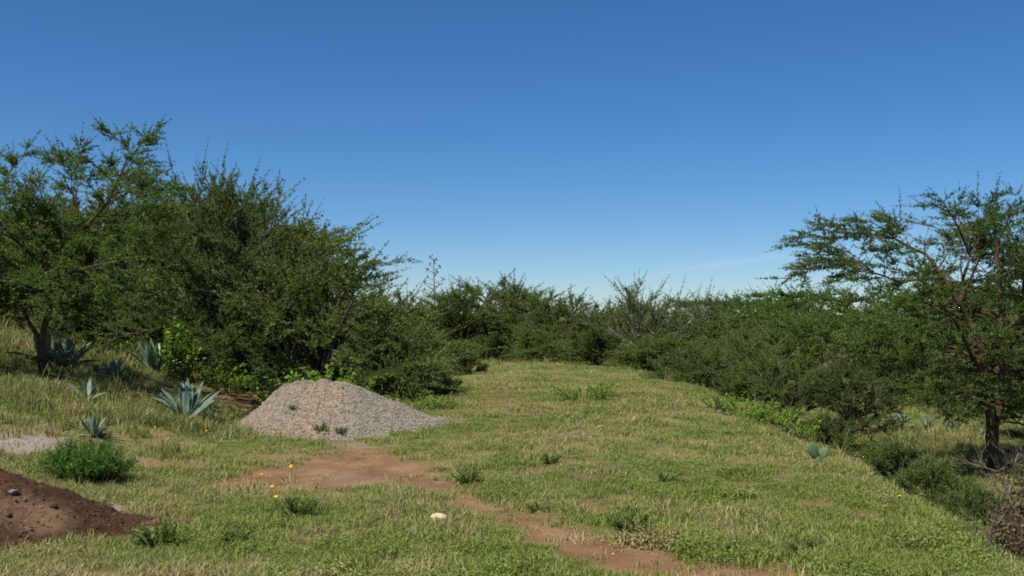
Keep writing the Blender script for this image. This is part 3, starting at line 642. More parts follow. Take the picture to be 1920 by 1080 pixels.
# right: bushes down the bank
G3 = 'acacia bushes along the right bank'
put(LOW, 1300, 33, 622, 2.55, 'low dark bush at the start of the right bank, below the sparse acacias', 5.1, 1.0, group=G3)
put(DENSE2, 1395, 36, 600, 4.2, 'round bush on the right bank left of the darkest one', .5, .9, group=G3, leaf='acacia_light')
put(DENSE2, 1475, 31, 636, 4.2, 'dark leafy bush on the right bank above the prickly pear', 2.7, 1.0, group=G3)
put(DENSE, 1600, 29.5, 652, 5.0, 'darkest bush with upright tips on the right bank', 1.1, 1.15, group=G3)
for k_, (X_, Y_, h_, lab_) in enumerate(((7.0, 31, 1.5, 'small bush on the right slope behind the dark stump'), (7.4, 23.2, 1.15, 'small bush on the slope directly above the prickly pear'), (7.9, 20.6, 1.1, 'small brownish bush on the slope right of the prickly pear'),
                                (7.7, 18.4, 1.0, 'small dark bush on the slope halfway between prickly pear and right trunk'), (7.5, 16.0, .95, 'small dark bush on the slope above the leafy plants'), (8.4, 15.4, .95, 'small dark bush on the slope in front of the right trunk'))):
    place_tree('acacia_bush', SMALL, (X_, Y_, float(ground(X_, Y_)) - .05), k_ * 1.9, (h_ / 1.7 * 1.05, h_ / 1.7 * 1.05, h_ / 1.7), lab_, 'small bushes on the right slope', 'bush')
# ------------------------------------------------------------------ right: big flat-crowned acacia
r = np.random.default_rng(201)
TY = 22.5; TX = wx(1856, TY); TZ = float(ground(TX, TY))
stems = [([(0, 0, -.2), loc(1855, 800), loc(1850, 720, -.1), loc(1835, 640, -.2), loc(1800, 570, -.3), loc(1770, 520, -.2), loc(1735, 475, 0), loc(1680, 448, .2)], 1.15, .28),
         ([loc(1860, 860, .1), loc(1872, 720, .2), loc(1880, 640, .4), loc(1875, 560, .6), loc(1872, 480, .6), loc(1865, 420, .5)], .8, .25),
         ([loc(1850, 720, -.1), loc(1815, 655, -.8), loc(1790, 600, -1.2), loc(1730, 565, -1.5)], .5, .2),
         ([loc(1800, 570, -.3), loc(1805, 530, .4), loc(1820, 480, .6), loc(1800, 430, .5), loc(1780, 395, .4)], .45, .18),
         ([loc(1770, 520, -.2), loc(1690, 530, -.4), loc(1640, 512, -.5)], .35, .18),
         ([loc(1880, 640, .4), loc(1930, 560, .2), loc(1960, 480, 0)], .5, .25)]
ex = [loc(*p) for p in ((1478, 458, .2), (1500, 450, .4), (1535, 430, .3), (1468, 530, -.2), (1490, 515, -.5), (1500, 480, .5), (1560, 420, .6), (1600, 412, .2), (1625, 430, -.3), (1650, 415, .5), (1690, 405, 0), (1730, 385, .6), (1760, 366, .2), (1800, 375, .5), (1790, 395, -.5),
                        (1835, 365, .6), (1870, 362, .3), (1910, 365, .5), (1950, 360, 0), (1850, 395, -.8), (1900, 400, -.9), (1640, 470, .9), (1600, 490, -.6), (1560, 475, .2), (1700, 470, -1.0), (1555, 545, -1.2), (1600, 555, -.9), (1650, 548, .6), (1700, 515, .9), (1520, 462, -.4), (1545, 448, .9), (1530, 505, .3), (1575, 520, .6), (1545, 490, -.9), (1610, 450, -.7), (1580, 435, 1.0), (1670, 440, -.8), (1665, 490, -.4), (1625, 520, -1.1), (1700, 425, .9), (1740, 410, -.5), (1480, 545, .5), (1520, 538, .2), (1570, 560, .4), (1500, 565, -.6))]
n = 46; lay = r.choice([385, 412, 440, 470, 500, 530, 560], n); tx = r.uniform(1650, 2020, n)
tt = [loc(a, b + r.normal(0, 8), c) for a, b, c in zip(tx, lay, r.normal(0, 1.6, n))]
n = 70; lay = r.choice([590, 640, 680, 720, 760], n); tx = r.uniform(1735, 2000, n)
tt += [loc(a, b + r.normal(0, 10), c) for a, b, c in zip(tx, lay, r.normal(0, 1.3, n))]
me = limb_tree(11, stems, np.array(ex[:-8] + tt), 6, 6, .10, flat=.2, up=.06, hmin=1.3, arch=.06, bark='bark_dark', L2r=(.2, .7))
place_tree('acacia_tree', me, (TX, TY, TZ), 0, 1, 'tall flat-layered acacia with orange-brown trunk at the right edge')
RIGHT = me
p = gpos(1960, 26); place_tree('acacia_tree', RIGHT, p, 2.6, .95, 'second flat-layered acacia, half cut off by the right edge')
put(SMALL, 1775, 40, 700, 1.95, 'small dark bush behind the orange-brown trunk at the right', .9, 1.3, name='acacia_bush', cat='bush')
put(LOW, 1960, 30, 640, 2.55, 'low dark thicket right of the orange-brown trunk', 2.0, 1.0, group=G3)
# wood beyond, on the lower ground
G4 = 'acacias of the wood on the lower ground'
ordn = ['leftmost', 'second from the left', 'third from the left', 'fourth from the left', 'fifth from the left', 'sixth from the left', 'seventh from the left', 'eighth from the left', 'ninth from the left', 'rightmost']
rows = ((((1385, 60, 574), (1450, 68, 562), (1512, 60, 568), (1575, 66, 556), (1640, 58, 566), (1705, 64, 548), (1770, 56, 560), (1830, 60, 542), (1895, 55, 552), (1965, 54, 540)), 'acacia on the skyline of the wood at right', 'acacias on the skyline of the wood'),
        (((1440, 46, 592), (1535, 42, 606), (1618, 47, 585), (1700, 42, 622), (1790, 44, 590), (1870, 40, 612), (1945, 40, 585)), 'acacia in the nearer row of the wood, below the right skyline', 'acacias in the nearer row of the wood'),
        (((1250, 75, 575), (1335, 80, 577), (1425, 92, 575)), 'distant low acacia on the skyline right of the sparse grey ones', 'distant acacias'))
for q, (row, lab, grp) in enumerate(rows):
    for k, (px, Y, top) in enumerate(row):
        o_ = 'rightmost' if k == len(row) - 1 else ordn[k]; v = (k * 2 + q) % 3
        put((FARFLAT, DENSE2, DENSE)[v], px, Y, top - 9, (4.55, 4.2, 5.0)[v], '%s %s' % (o_, lab) if ' ' not in o_ else '%s, %s' % (lab, o_), k * 1.7 + q, (1.05, .95, 1.0)[v], group=grp, leaf=('acacia_light', 'acacia_green', None)[(k + q) % 3])

# ------------------------------------------------------------------ heaps
def heap(name, hfun, x0, x1, y0, y1, step, matl, tanf, label, cat):
    xs = np.arange(x0, x1, step); ys = np.arange(y0, y1, step); X, Y = np.meshgrid(xs, ys)
    H = hfun(X, Y); ox, oy = (x0 + x1) / 2, (y0 + y1) / 2; oz = float(ground(ox, oy))
    V = np.stack([X.ravel() - ox, Y.ravel() - oy, (ground(X, Y) + H).ravel() - oz], 1)
    i = (np.arange(len(ys) - 1)[:, None] * len(xs) + np.arange(len(xs) - 1)[None]).ravel()
    q = np.stack([i, i + 1, i + len(xs) + 1, i + len(xs)], 1); hk = H.ravel()[q].max(1) > -.06
    me = mesh(name, V, q[hk], None, True, matl)
    add_attr(me, 'tan', tanf(X, Y).ravel())
    t = thing(name, label, cat, (ox, oy, oz)); obj('heap_body', me, t)
    return t, (ox, oy, oz)
def stone_mesh(seed, m, k=.25, squash=.7):
    import bmesh
    bm = bmesh.new(); bmesh.ops.create_icosphere(bm, subdivisions=1, radius=.5); r = np.random.default_rng(seed)
    for v in bm.verts: v.co *= 1 + r.uniform(-k, k); v.co.z *= squash
    me = bpy.data.meshes.new('stone'); bm.to_mesh(me); bm.free(); me.materials.append(m); return me
def cones(X, Y, pts, lf=1.0):
    h = np.full(np.shape(X), -9.)
    for cx, cy, ch, sl, ax in pts:
        d = np.hypot((X - cx) / ax * np.where(X < cx, lf, 1), Y - cy); h = np.maximum(h, ch + .08 - np.sqrt((sl * d) ** 2 + .0064) )
    return h
GC = [(-4.75, 20.9, .84, .56, 1.0), (-4.35, 20.7, .93, .47, 1.0), (-4.0, 20.6, .93, .47, 1.0), (-3.65, 20.55, .90, .47, 1.0), (-3.4, 20.45, .83, .46, 1.0), (-3.1, 20.4, .70, .45, 1.0), (-2.75, 20.3, .50, .42, 1.0), (-2.5, 20.25, .27, .44, 1.0), (-5.1, 21.4, .5, .5, 1.0)]
def gh(X, Y):
    return cones(X + (fbm(X * 1.2, Y * 1.2, 71) - .5) * .35, Y + (fbm(X * 1.2, Y * 1.2, 72) - .5) * .35, GC, 1.95) + .16 * (fbm(X * 2.2, Y * 2.2, 73) - .5) + .07 * (fbm(X * 9, Y * 9, 74, 2) - .5)
def gtan(X, Y):
    return np.clip(.4 + .75 * sst(.9, .3, np.hypot((X + 3.75) / .75, (Y - 19.7) / 1.3) + (fbm(X * 2, Y * 2, 75) - .5) * .6) + .5 * sst(.5, .1, gh(X, Y)) * sst(-2.6, -4.4, X) - .5 * sst(-3.4, -3.0, X) + (fbm(X * 3, Y * 3, 76) - .5) * 1.1, 0, 1).astype(np.float32)
t, o3 = heap('gravel_heap', gh, -7.3, -.9, 17.6, 23.6, .07, M['gravel'], gtan, 'grey and tan gravel heap beside the dirt track', 'heap')
PEB = source_collection('pebble', [stone_mesh(300 + k, M['pebble']) for k in range(4)])
rr = np.random.default_rng(31)
n = 75000; X = rr.uniform(-7.0, -1.0, n); Y = rr.uniform(17.7, 22.5, n); H = gh(X, Y)
k = H > -.02 - .22 * rr.uniform(size=n) ** 2
X, Y, H = X[k], Y[k], H[k]; n = len(X)
s = rr.uniform(.014, .034, n) * np.where(rr.uniform(size=n) < .02 + .08 * (H < .1), 1.9, 1)
so_ = scatter('gravel', np.stack([X - o3[0], Y - o3[1], ground(X, Y) + np.maximum(H, -.02) - o3[2]], 1), rr.uniform(0, 6.28, (n, 3)), np.repeat(s[:, None], 3, 1) * rr.uniform(.7, 1.3, (n, 3)), rr.integers(0, 4, n), (gtan(X, Y) * .8 + rr.normal(0, .15, n)).clip(0, 1).astype(np.float32), PEB, t)
tag(so_, kind='stuff')
sx, sy, _ = at(2, 992)
SC = [(sx - .55, sy + .25, .62, .55, 1.1), (sx - .1, sy + .2, .66, .58, 1.1), (sx - .25, sy - .05, .62, .55, 1.1), (sx + .2, sy + .25, .48, .6, 1.1), (sx - 1.1, sy + .2, .6, .5, 1.2), (sx + .85, sy + .6, .07, .3, 1.4), (sx + .3, sy - .2, .22, .42, 1.1), (sx - .6, sy - .5, .35, .45, 1.2)]
def sh(X, Y):
    return cones(X + (fbm(X * 2, Y * 2, 81) - .5) * .3, Y + (fbm(X * 2, Y * 2, 82) - .5) * .3, SC) - .03 + .10 * (fbm(X * 4, Y * 4, 83) - .5) + .07 * (fbm(X * 14, Y * 14, 84, 3) - .5)
def stan(X, Y):
    return np.clip(sst(.85, .35, np.hypot((X - sx - .5) / .6, (Y - sy + .35) / .5) + (fbm(X * 3, Y * 3, 85) - .5) * .8) * .9, 0, 1).astype(np.float32)
t, o3 = heap('soil_heap', sh, sx - 3, sx + 2.6, sy - 2, sy + 2.4, .035, M['soil'], stan, 'dark brown soil heap in the lower left corner', 'heap')
CL = source_collection('clod', [stone_mesh(330 + k, M['clod'], .3) for k in range(4)])
n = 9000; X = rr.uniform(sx - 2.5, sx + 2.2, n); Y = rr.uniform(sy - 1.8, sy + 2, n); H = sh(X, Y); k = H > -.03 - .10 * rr.uniform(size=n) ** 2
X, Y, H = X[k], Y[k], H[k]; n = len(X); s = .010 + .035 * rr.uniform(size=n) ** 3 + .05 * (rr.uniform(size=n) < .008)
so_ = scatter('soil_clods', np.stack([X - o3[0], Y - o3[1], ground(X, Y) + np.maximum(H, -.02) - o3[2]], 1), rr.uniform(0, 6.28, (n, 3)), np.repeat(s[:, None], 3, 1) * rr.uniform(.7, 1.3, (n, 3)), rr.integers(0, 4, n), (stan(X, Y) + rr.normal(0, .2, n)).clip(0, 1).astype(np.float32), CL, t)
tag(so_, kind='stuff')
def on_heap(px, py, hf):
    dx = (px - 960) / FPX; dz = (HOR - py) / FPX; ys = np.linspace(6, 30, 8000); X = dx * ys
    g = ground(X, ys) + np.maximum(hf(X, ys), 0); k = np.argmax(CAM_H + dz * ys <= g); return float(X[k]), float(ys[k]), float(g[k])
for px, py, s, lab in ((28, 922, (.16, .11, .07), 'flat pale clod high on the dark soil heap'), (103, 946, (.11, .09, .10), 'round pale brown clod in the middle of the dark soil heap'), (18, 962, (.14, .1, .08), 'dull brown clod at the left edge of the soil heap'),
                       (64, 992, (.05, .05, .05), 'small pale clod low on the soil heap')):
    o = obj('clod', stone_mesh(px, M['stone_grey'] if py == 922 else M['clod'], .2, .8), None, on_heap(px, py, sh), (.1, .2, px), s); tag(o, lab, 'clod')
# loose stones on the pale patches of ground: too many to count
n = 26000; X = rr.uniform(-8, 6, n); Y = rr.uniform(6, 22, n)
pk = (pale_map(X, Y) + .25 * bare_map(X, Y)) > rr.uniform(.15, 1, n); X, Y = X[pk], Y[pk]; n = len(X); s = .008 + .03 * rr.uniform(size=n) ** 3
tag(scatter('loose_gravel', np.stack([X, Y, ground(X, Y) - .03 * bare_map(X, Y)], 1), rr.uniform(0, 6.28, (n, 3)), np.repeat(s[:, None], 3, 1), rr.integers(0, 4, n), rr.uniform(0, .9, n).astype(np.float32), PEB), 'small loose stones strewn over the bare soil patches', 'gravel', kind='stuff')

# ------------------------------------------------------------------ agaves
def agave_leaf(seed, bend, L=1.0, W=.20):
    """thick channelled leaf: grows from the origin along +X, bends by 'bend'"""
    g = Geo(); K = 10; prof = [.55, .62, .74, .86, .96, 1, .97, .86, .66, .36, .03]; cross = np.array([-1, -.5, 0, .5, 1.])
    rows = []
    a = 0; p = np.array([0., 0, 0])
    for k in range(K + 1):
        u = k / K; an = bend * u ** 1.5; t = np.array([math.cos(an), 0, math.sin(an)]); nn = np.array([-t[2], 0, t[0]])
        wd = W * .5 * prof[k]; th = .045 * (1 - u) + .006; ch = .38
        top = [p + np.array([0, c * wd, 0]) + nn * (abs(c) ** 1.5 * wd * ch) for c in cross]
        bot = [p + np.array([0, c * wd, 0]) + nn * (abs(c) ** 1.5 * wd * ch - th * (1 - c * c) - .004) for c in cross]
        rows.append(top + bot[::-1]); p = p + t * L / K
    V = np.array(rows).reshape(-1, 3); m = 10; q = []
    for k in range(K):
        for j in range(m): q.append((k * m + j, (k + 1) * m + j, (k + 1) * m + (j + 1) % m, k * m + (j + 1) % m))
    g.add(V, q); return g.mesh('agave_leaf', M['agave'], True)
ALEAF = [agave_leaf(0, .10), agave_leaf(1, -.35), agave_leaf(2, .35), agave_leaf(3, -.7), agave_leaf(4, -.1, 1, .2)]
def agave(px, py, h, nl, label, seed, leaves=None, dz=0):
    r = np.random.default_rng(seed); p = at(px, py)
    t = thing('agave', label, 'agave', (p[0], p[1], p[2] - .02 + dz), r.uniform(0, 6), 1, 'agaves')
    if leaves: t.rotation_euler.z = 0
    for k in range(nl):
        if leaves: az, el, L, b, roll = leaves[k]; L *= 1.1
        else:
            f = k / max(1, nl - 1); az = k * 2.4 + r.normal(0, .15); el = R(22 + 62 * f ** .9 + r.normal(0, 5)); L = h * r.uniform(.85, 1.12) * (1.05 - .15 * f); b = int(r.choice([0, 1, 2, 4])) if f > .2 else 3; roll = r.normal(0, .2)
        o = obj('leaf', ALEAF[b], t, (math.cos(az) * .05 * h, math.sin(az) * .05 * h, .03), (roll, -el, az), (L, L * r.uniform(.85, 1.1), L))
    return t
hero = [(R(115), R(58), .86, 1, 0), (R(100), R(78), .80, 4, 0), (R(70), R(76), .70, 0, 0), (R(55), R(62), .80, 0, 0), (R(10), R(42), .80, 0, .5), (R(-20), R(36), .72, 4, .8), (R(160), R(55), .78, 1, 0), (R(185), R(50), .74, 3, -.2),
        (R(205), R(56), .66, 1, -.3), (R(225), R(50), .56, 3, 0), (R(300), R(45), .40, 3, 0), (R(255), R(52), .42, 0, .2), (R(190), R(15), .38, 3, 0), (R(85), R(85), .62, 2, 0), (R(130), R(70), .75, 0, 0), (R(30), R(55), .7, 1, 0)]
agave(350, 790, .8, len(hero), 'large blue-green agave with fanned leaves left of the gravel heap', 1, hero)
agave(290, 700, .95, 18, 'blue-green agave in the shade behind the large one', 2)
agave(125, 690, .8, 18, 'big shaded agave beside the red forked trunk', 3)
agave(85, 684, .9, 12, 'agave half hidden behind the red forked trunk', 13)
agave(215, 712, .55, 12, 'small shaded agave between the two large dark ones', 4)
agave(168, 752, .5, 7, 'small pale agave in tall grass below the red trunk', 5)
agave(180, 818, .42, 12, 'small agave just behind the feathery green shrub', 6)
agave(406, 797, .28, 9, 'tiny agave at the right foot of the large one', 7)
agave(465, 803, .26, 7, 'tiny agave in grass in front of the gravel heap', 8)
agave(1738, 806, .48, 14, 'pale agave left of the right trunk, on lower ground', 9)
agave(1783, 812, .48, 14, 'pale agave nearest the right trunk, on lower ground', 10)
agave(1692, 792, .42, 12, 'farthest left pale agave on the lower ground', 11)
agave(1836, 818, .32, 10, 'small agave just left of the orange-brown trunk', 12)

# distant flower stalk of an agave, above the tree line
p = gpos(815, 62); h = wz(488, 62) - p[2]
t = thing('agave_flower_stalk', 'thin bare agave flower stalk rising above the trees against the sky', 'flower stalk', p)
g = Geo(); zz = np.linspace(0, h, 9); cx = -.03 * (zz / h) * zz * .4
A = np.stack([cx, 0 * zz, zz], 1); frusta(g, A[:-1], A[1:], .085 * (1 - zz[:-1] / h) + .02, .085 * (1 - zz[1:] / h) + .02, 6); obj('stem', g.mesh('stem', M['stalk'], True), t)
rr = np.random.default_rng(77)
for k in range(15):
    z = h * (.62 + .38 * k / 14.); a = k * 2.5; L = .75 * (1.1 - .8 * (k / 14.)); x0 = -.03 * (z / h) * z * .4
    g = Geo(); e = np.array([[x0 + math.cos(a) * L, math.sin(a) * L, z + .18]]); b = np.array([[x0, 0, z]])
    frusta(g, b, e, [.022], [.014], 4)
    for c in range(7):
        q = e + rr.normal(0, .07, (1, 3)); frusta(g, e, q + [0, 0, .06], [.015], [.03], 4)
    obj('branch', g.mesh('branch', M['stalk']), t)

# ------------------------------------------------------------------ small plants
def leafy_mesh(seed, n_stem, h, spread, leaf, n_leaf, matl, wfac=.62):
    r = np.random.default_rng(seed); g = Geo(); gs = Geo()
    for k in range(n_stem):
        a = r.uniform(0, 6.28); q = spread * math.sqrt(r.uniform(0.02, 1)); H = h * r.uniform(.55, 1.05) * (1 - .35 * (q / spread) ** 2)
        b = np.array([math.cos(a) * q * .35, math.sin(a) * q * .35, 0]); e = np.array([math.cos(a) * q, math.sin(a) * q, H]); mid = (b + e) / 2 + [0, 0, H * .12]
        frusta(gs, [b, mid], [mid, e], [.007, .005], [.005, .002], 4)
        m = n_leaf; u = r.uniform(.12, 1.03, m)[:, None]
        P = (1 - u) ** 2 * b + 2 * u * (1 - u) * mid + u * u * e
        D = unit(rdir(r, m) * [1, 1, .5] + [0, 0, .25] + .3 * unit(e - b)); Sd = unit(np.cross(D, [0, 0, 1.]) + .4 * rdir(r, m))
        L = leaf * r.uniform(.6, 1.25, m); leaf_quads(g, P, D, Sd, L, L * wfac, .45)
    return gs.mesh('stem', M['weed']), g.mesh('foliage', matl)
BROAD = [leafy_mesh(41, 26, .75, .6, .085, 16, M['broad']), leafy_mesh(42, 34, .55, .8, .075, 15, M['broad']), leafy_mesh(43, 12, 1.1, .35, .09, 18, M['broad'])]
def plant(name, meshes, px, py, s, label, cat='plant', group=None, rz=0, p=None):
    p = p or at(px, py); t = thing(name, label, cat, p, rz, s, group)
    obj('stem', meshes[0], t); obj('foliage', meshes[1], t); return t
GB = 'bright leafy plants'
for k, (px, py, s, v, lab) in enumerate((
    (1095, 752, 1.0, 1, 'bright green leafy plant standing alone in the middle of the far clearing'), (1132, 745, .8, 1, 'smaller leafy plant just right of the lone bright one'), (1122, 778, .5, 1, 'tiny green leafy plant in front of the lone bright one'),
    (1352, 768, .9, 1, 'bright leafy plant behind the dark stump on the right bank'), (1400, 785, 1.0, 1, 'bright leafy plant right of the dark stump'), (1445, 800, .9, 1, 'bright leafy plant on the bank left of the prickly pear'), (1500, 822, .9, 1, 'bright leafy plant behind the prickly pear, left side'), (1560, 835, .9, 1, 'bright leafy plant behind the prickly pear, right side'),
    (1650, 868, 1.0, 0, 'bright upright leafy plant halfway along the right bank'), (1760, 905, .7, 0, 'bright leafy plant on the bank left of the dead shrub'), (1805, 915, .55, 1, 'low leafy plant beside the twigs of the dead shrub'),
    (520, 722, 1.0, 0, 'bright leafy plant at the left shoulder of the gravel heap'), (555, 716, 1.1, 0, 'bright leafy plant directly behind the gravel heap'), (600, 712, 1.2, 0, 'bright leafy plant behind the top of the gravel heap'), (648, 715, 1.1, 0, 'green leafy plant behind the right shoulder of the gravel heap'),
    (322, 672, 1.3, 2, 'tall bright climbing plant beneath the dark acacia, beside the shaded agave'), (345, 655, 1.3, 2, 'tall bright leafy plant right of the climbing one'), (380, 668, 1.1, 1, 'bright leafy plant at the dark foot of the largest acacia'), (430, 685, 1.0, 1, 'leafy plant in shade between the large agave and gravel heap'),
    (215, 672, 1.4, 1, 'leafy plant in shade left of the shaded agave'), (255, 650, 1.4, 2, 'leafy plant behind the shaded agave'), (170, 655, 1.3, 1, 'leafy plant in shade right of the red trunk'), (770, 772, .9, 1, 'green leafy plant right of the gravel heap, under the low thicket'), (820, 768, .8, 1, 'green leafy plant under the small bush at the clearing edge'), (905, 676, 1.3, 1, 'pale green leafy plant where the worn track ends'),
    (1690, 762, 1.4, 1, 'light green leafy plant on the lower ground under the bushes'), (1745, 770, 1.4, 1, 'light green leafy plant behind the pale agaves'))):
    yy = {520: 24.2, 555: 24.0, 600: 23.8, 648: 23.6, 322: 25.5, 345: 25.8, 380: 26.2, 430: 25.6}.get(px)
    plant('leafy_plant', BROAD[v], px, py, s * (1.25 if yy else 1), lab, group=GB, rz=k * 1.3, p=gpos(px, yy, .02) if yy else None)
# feathery shrub beside the soil heap
r = np.random.default_rng(51); g = Geo(); gs = Geo()
for k in range(150):
    a = r.uniform(0, 6.28); q = math.sqrt(r.uniform(.02, 1)) * .56; H = .52 * math.sqrt(max(.03, 1 - (q / .62) ** 2)) * r.uniform(.8, 1.1)
    b = np.array([math.cos(a) * q * .4, math.sin(a) * q * .4, 0]); e = np.array([math.cos(a) * q, math.sin(a) * q, H]); frusta(gs, [b], [e], [.006], [.002], 3)
    m = 120; u = r.uniform(.15, 1.05, (m, 1)); P = b + (e - b) * u; D = unit(rdir(r, m) + [0, 0, .5] + .6 * unit(e - b)); Sd = unit(np.cross(D, rdir(r, m)))
    leaf_quads(g, P, D, Sd, r.uniform(.04, .085, m), .0075)
p = at(150, 908); t = thing('feathery_shrub', 'rounded feathery green shrub behind the dark soil heap', 'shrub', (p[0] - .08, p[1] + .45, p[2] - .02)); t.scale = (1.15, 1.05, 1.02)
obj('stem', gs.mesh('stem', M['weed']), t); obj('foliage', g.mesh('foliage', M['feather']), t)
# dark green weeds in the sward
WEED = [leafy_mesh(61, 26, .22, .26, .06, 16, M['weed'], .28), leafy_mesh(62, 20, .16, .3, .05, 14, M['weed'], .3)]
for k, (px, py, s, lab) in enumerate(((878, 905, 1.05, 'dark green weed clump beside the dirt track'), (1243, 900, .95, 'dark green weed clump in the middle of the sward'), (1030, 868, .8, 'low dark weed left of the middle of the sward'), (1380, 892, .7, 'green weed between the prickly pear and mid-sward clump'), (1180, 1000, 1.2, 'wide dark weed mat near the dirt track'),
                                      (1500, 1030, .9, 'dark weed in the short grass near the bottom edge'), (300, 1020, 1.2, 'dark green weed near the bottom, right of the soil heap'), (440, 1010, 1.0, 'dark weed casting a small shadow near the bottom left'), (560, 965, 1.1, 'lush weed below the bare oval patch'), (1010, 955, .7, 'brownish weed right of the pale stone'))):
    plant('weed', WEED[k % 2], px, py, s, lab, 'weed', 'weeds in the sward', k * 2.1)
for px, py, s, lab in ((603, 808, .75, 'green weed growing at the foot of the gravel heap'), (640, 812, .6, 'darker weed at the foot of the gravel heap, right of the other'), (550, 768, .5, 'sparse weed halfway up the gravel heap')):
    plant('weed', WEED[0], 0, 0, s, lab, 'weed', 'weeds on the gravel heap', px, on_heap(px, py, gh))
# yellow flowers
def flower_mesh(seed):
    r = np.random.default_rng(seed); g = Geo(); n = 11; a = np.arange(n) * 6.283 / n
    D = np.stack([np.cos(a), np.sin(a), .35 + 0 * a], 1); D = unit(D); Sd = np.stack([-np.sin(a), np.cos(a), 0 * a], 1)
    leaf_quads(g, np.zeros((n, 3)), D, Sd, np.full(n, .024), np.full(n, .013), .6); leaf_quads(g, np.full((n, 3), [0, 0, .003]), unit(D + [0, 0, .5]), Sd, np.full(n, .016), np.full(n, .011), .6)
    return g.mesh('flower', M['petal'])
FL = flower_mesh(1)
def flowers(px, py, k, spread, label, seed):
    r = np.random.default_rng(seed); p = at(px, py); t = thing('flowering_weed', label, 'flower', p, 0, 1, 'yellow flowering weeds')
    for j in range(k):
        x, y = r.normal(0, spread, 2) if j else (0, 0); h = r.uniform(.11, .19); g = Geo(); frusta(g, [[x * .6, y * .6, -.02]], [[x, y, h]], [.004], [.003], 4)
        st = obj('stem', g.mesh('stem', M['weed']), t); obj('flower', FL, st, (x, y, h), (r.normal(-.5, .4), r.normal(0, .4), r.uniform(0, 6)), r.uniform(.9, 1.3))
for k, a in enumerate(((480, 925, 3, .16, 'cluster of yellow flowers below the left end of the bare oval patch'), (474, 905, 2, .12, 'two yellow flowers left of the bare oval patch'), (520, 950, 1, .1, 'single yellow flower below the yellow cluster'), (971, 895, 1, .1, 'single yellow flower right of the dark weed by the track'), (610, 822, 1, .1, 'single yellow flower at the front foot of the gravel heap'),
                       (800, 822, 3, .25, 'yellow flowers at the right tip of the gravel heap'), (455, 785, 3, .22, 'yellow flowers left of the gravel heap near the large agave'), (390, 825, 1, .1, 'single yellow flower in grass below the large agave'), (305, 820, 2, .2, 'two yellow flowers in grass left below the large agave'), (1655, 975, 4, .18, 'cluster of yellow flowers in the sward at lower right'), (1670, 958, 2, .1, 'two yellow flowers just above the lower right cluster'),
                       (1577, 850, 1, .1, 'single yellow flower right of the prickly pear'), (1770, 918, 1, .1, 'single yellow flower near the bank edge left of dead shrub'), (1797, 915, 1, .1, 'single yellow flower close to the dead shrub twigs'), (548, 895, 1, .1, 'single yellow flower on the bare patch left rim'))):
    flowers(*a, seed=900 + k)

# ------------------------------------------------------------------ prickly pear
def pad_mesh():
    g = Geo(); K, m = 10, 14; rows = []
    for k in range(K + 1):
        u = k / K; wd = .5 * math.sin(math.pi * min(1, .04 + .96 * u) ** 1.25) ** .62 if 0 < k < K else .08 if k == 0 else .02
        for j in range(m):
            a = j / m * 6.283; rows.append((math.cos(a) * wd * .62, math.sin(a) * (.085 * (wd / .5) ** .7), u))
    q = [(k * m + j, k * m + (j + 1) % m, (k + 1) * m + (j + 1) % m, (k + 1) * m + j) for k in range(K) for j in range(m)]
    rows.append((0, 0, 1.005)); t = [(K * m + j, K * m + (j + 1) % m, (K + 1) * m) for j in range(m)]
    g.add(rows, q, t); return g.mesh('pad', M['cactus'], True)
PAD = pad_mesh()
p = at(1530, 872); t = thing('prickly_pear', 'small prickly pear cactus with two large pads at the clearing edge', 'cactus', p, 0, .78)
for x, y, z, rx, ry, rz, s in ((0, .02, -.12, .1, .05, .1, .30), (-.02, 0, .12, .05, -.36, .15, .36), (.06, .05, .12, -.1, .55, -.5, .27), (.2, -.12, -.06, .1, .15, .4, .19), (-.12, -.1, -.08, .2, -.25, -.3, .18)):
    obj('pad', PAD, t, (x, y, z), (rx, ry, rz), s)

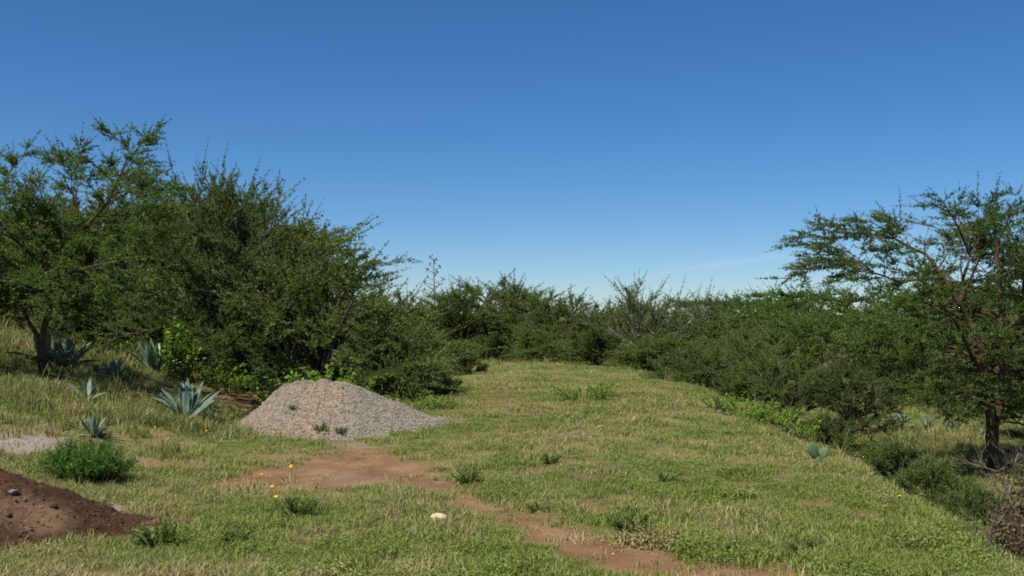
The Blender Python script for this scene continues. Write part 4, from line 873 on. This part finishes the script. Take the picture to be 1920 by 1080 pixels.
# ------------------------------------------------------------------ dead shrub, bottom right
def dead_shrub():
    r = np.random.default_rng(88); TYd = 9.8; p = gpos(1850, TYd, .03)
    def L(px, py, dy=0): Y = TYd + dy; return (wx(px, Y) - p[0], dy, wz(py, Y) - p[2])
    stems = [[(0, 0, -.05), L(1850, 1000), L(1868, 945), L(1885, 895), L(1905, 850, .1)], [L(1850, 1000), L(1880, 960, -.1), L(1920, 930, -.1), L(1960, 920, 0)], [(0, 0, 0), L(1890, 1010, .1), L(1940, 980, .2)]]
    T = np.array([L(a, b, c) for a, b, c in [(1837, 848, .1), (1815, 868, 0), (1860, 905, .1), (1880, 850, -.1), (1900, 835, .1), (1915, 845, -.2), (1890, 865, .2), (1925, 860, .1), (1940, 835, 0), (1870, 880, .3), (1830, 990, -.2), (1822, 975, .1)]] +
                 [L(r.uniform(1860, 1990), r.uniform(850, 1040), r.normal(0, .25)) for k in range(150)])
    N, Pn, D, cnt, tips, ns = grow(r, stems, T, .10, -1, .012)
    me, rad = wood(N, Pn, cnt, .0032, .022, 'branches', M['twig_grey'])
    t = thing('dead_shrub', 'dead shrub with bare grey twigs and brown leaves in the lower right corner', 'shrub', p); obj('branches', me, t)
    g = Geo(); k = r.choice(np.where((cnt < 14) & (N[:, 0] > -.03))[0], 5200); O = N[k] + r.normal(0, .045, (5200, 3)); lo = O[:, 2] < .5 + .25 * (N[k][:, 0] > .25); O = O[lo]
    leaf_quads(g, O, rdir(r, len(O)), rdir(r, len(O)), r.uniform(.02, .05, len(O)), .022); obj('dry_leaves', g.mesh('dry_leaves', M['dry']), t)
    # one finer spray of twigs, gone grey
    g = Geo(); k = r.choice(np.where(cnt < 4)[0], 900); O = N[k]; d = unit(D[k] + .6 * rdir(r, len(k)) + [0, 0, .3]); Lg = r.uniform(.06, .2, len(k))[:, None]
    frusta(g, O, O + d * Lg, np.full(len(k), .0028), np.full(len(k), .001), 3); obj('twigs', g.mesh('twigs', M['twig_grey']), t)
dead_shrub()
# dead pale branch left of it
# ------------------------------------------------------------------ single stones and the dark stump
p = at(825, 976)
import bmesh
bm = bmesh.new(); bmesh.ops.create_icosphere(bm, subdivisions=3, radius=.5)
r = np.random.default_rng(5)
for v in bm.verts:
    f = float(fbm(np.array([v.co.x * 2 + 3]), np.array([v.co.y * 2 + v.co.z * 3 + 5]), 91, 3)[0]) - .5; v.co *= 1 + f * .35
    if v.co.z > .28: v.co.z = .28 + (v.co.z - .28) * .3
me = bpy.data.meshes.new('stone'); bm.to_mesh(me); bm.free(); me.polygons.foreach_set('use_smooth', np.ones(len(me.polygons), bool)); me.materials.append(M['stone_pale'])
tag(obj('stone', me, None, (p[0], p[1], p[2] + .045), (.25, .12, -.1), (.185, .12, .11)), 'single pale cream stone lying on the short grass', 'stone')
p = at(1350, 771); g = Geo(); hh = [0, .08, .17, .26, .33]; rw = [.11, .10, .075, .045, .012]; V = []
for k in range(5):
    for j in range(9):
        a = j / 9 * 6.283; q = rw[k] * (1 + .3 * math.sin(j * 2.3 + k)); V.append((math.cos(a) * q - .02 * k, math.sin(a) * q, hh[k] + .03 * math.sin(j * 1.7)))
g.add(V, [(k * 9 + j, k * 9 + (j + 1) % 9, (k + 1) * 9 + (j + 1) % 9, (k + 1) * 9 + j) for k in range(4) for j in range(9)], [(36, 37, 38), (36, 38, 39), (36, 39, 40), (36, 40, 41), (36, 41, 42), (36, 42, 43), (36, 43, 44)])
tag(obj('stump', g.mesh('stump', M['stone_dark']), None, (p[0], p[1], p[2] - .02)), 'small dark pointed stump at the edge of the right bank', 'stump')
tag(obj('stone', stone_mesh(44, M['stone_grey']), None, (p[0] - .06, p[1] - .17, p[2] + .02), (0, 0, 1), (.15, .11, .10)), 'grey stone at the foot of the dark stump', 'stone')
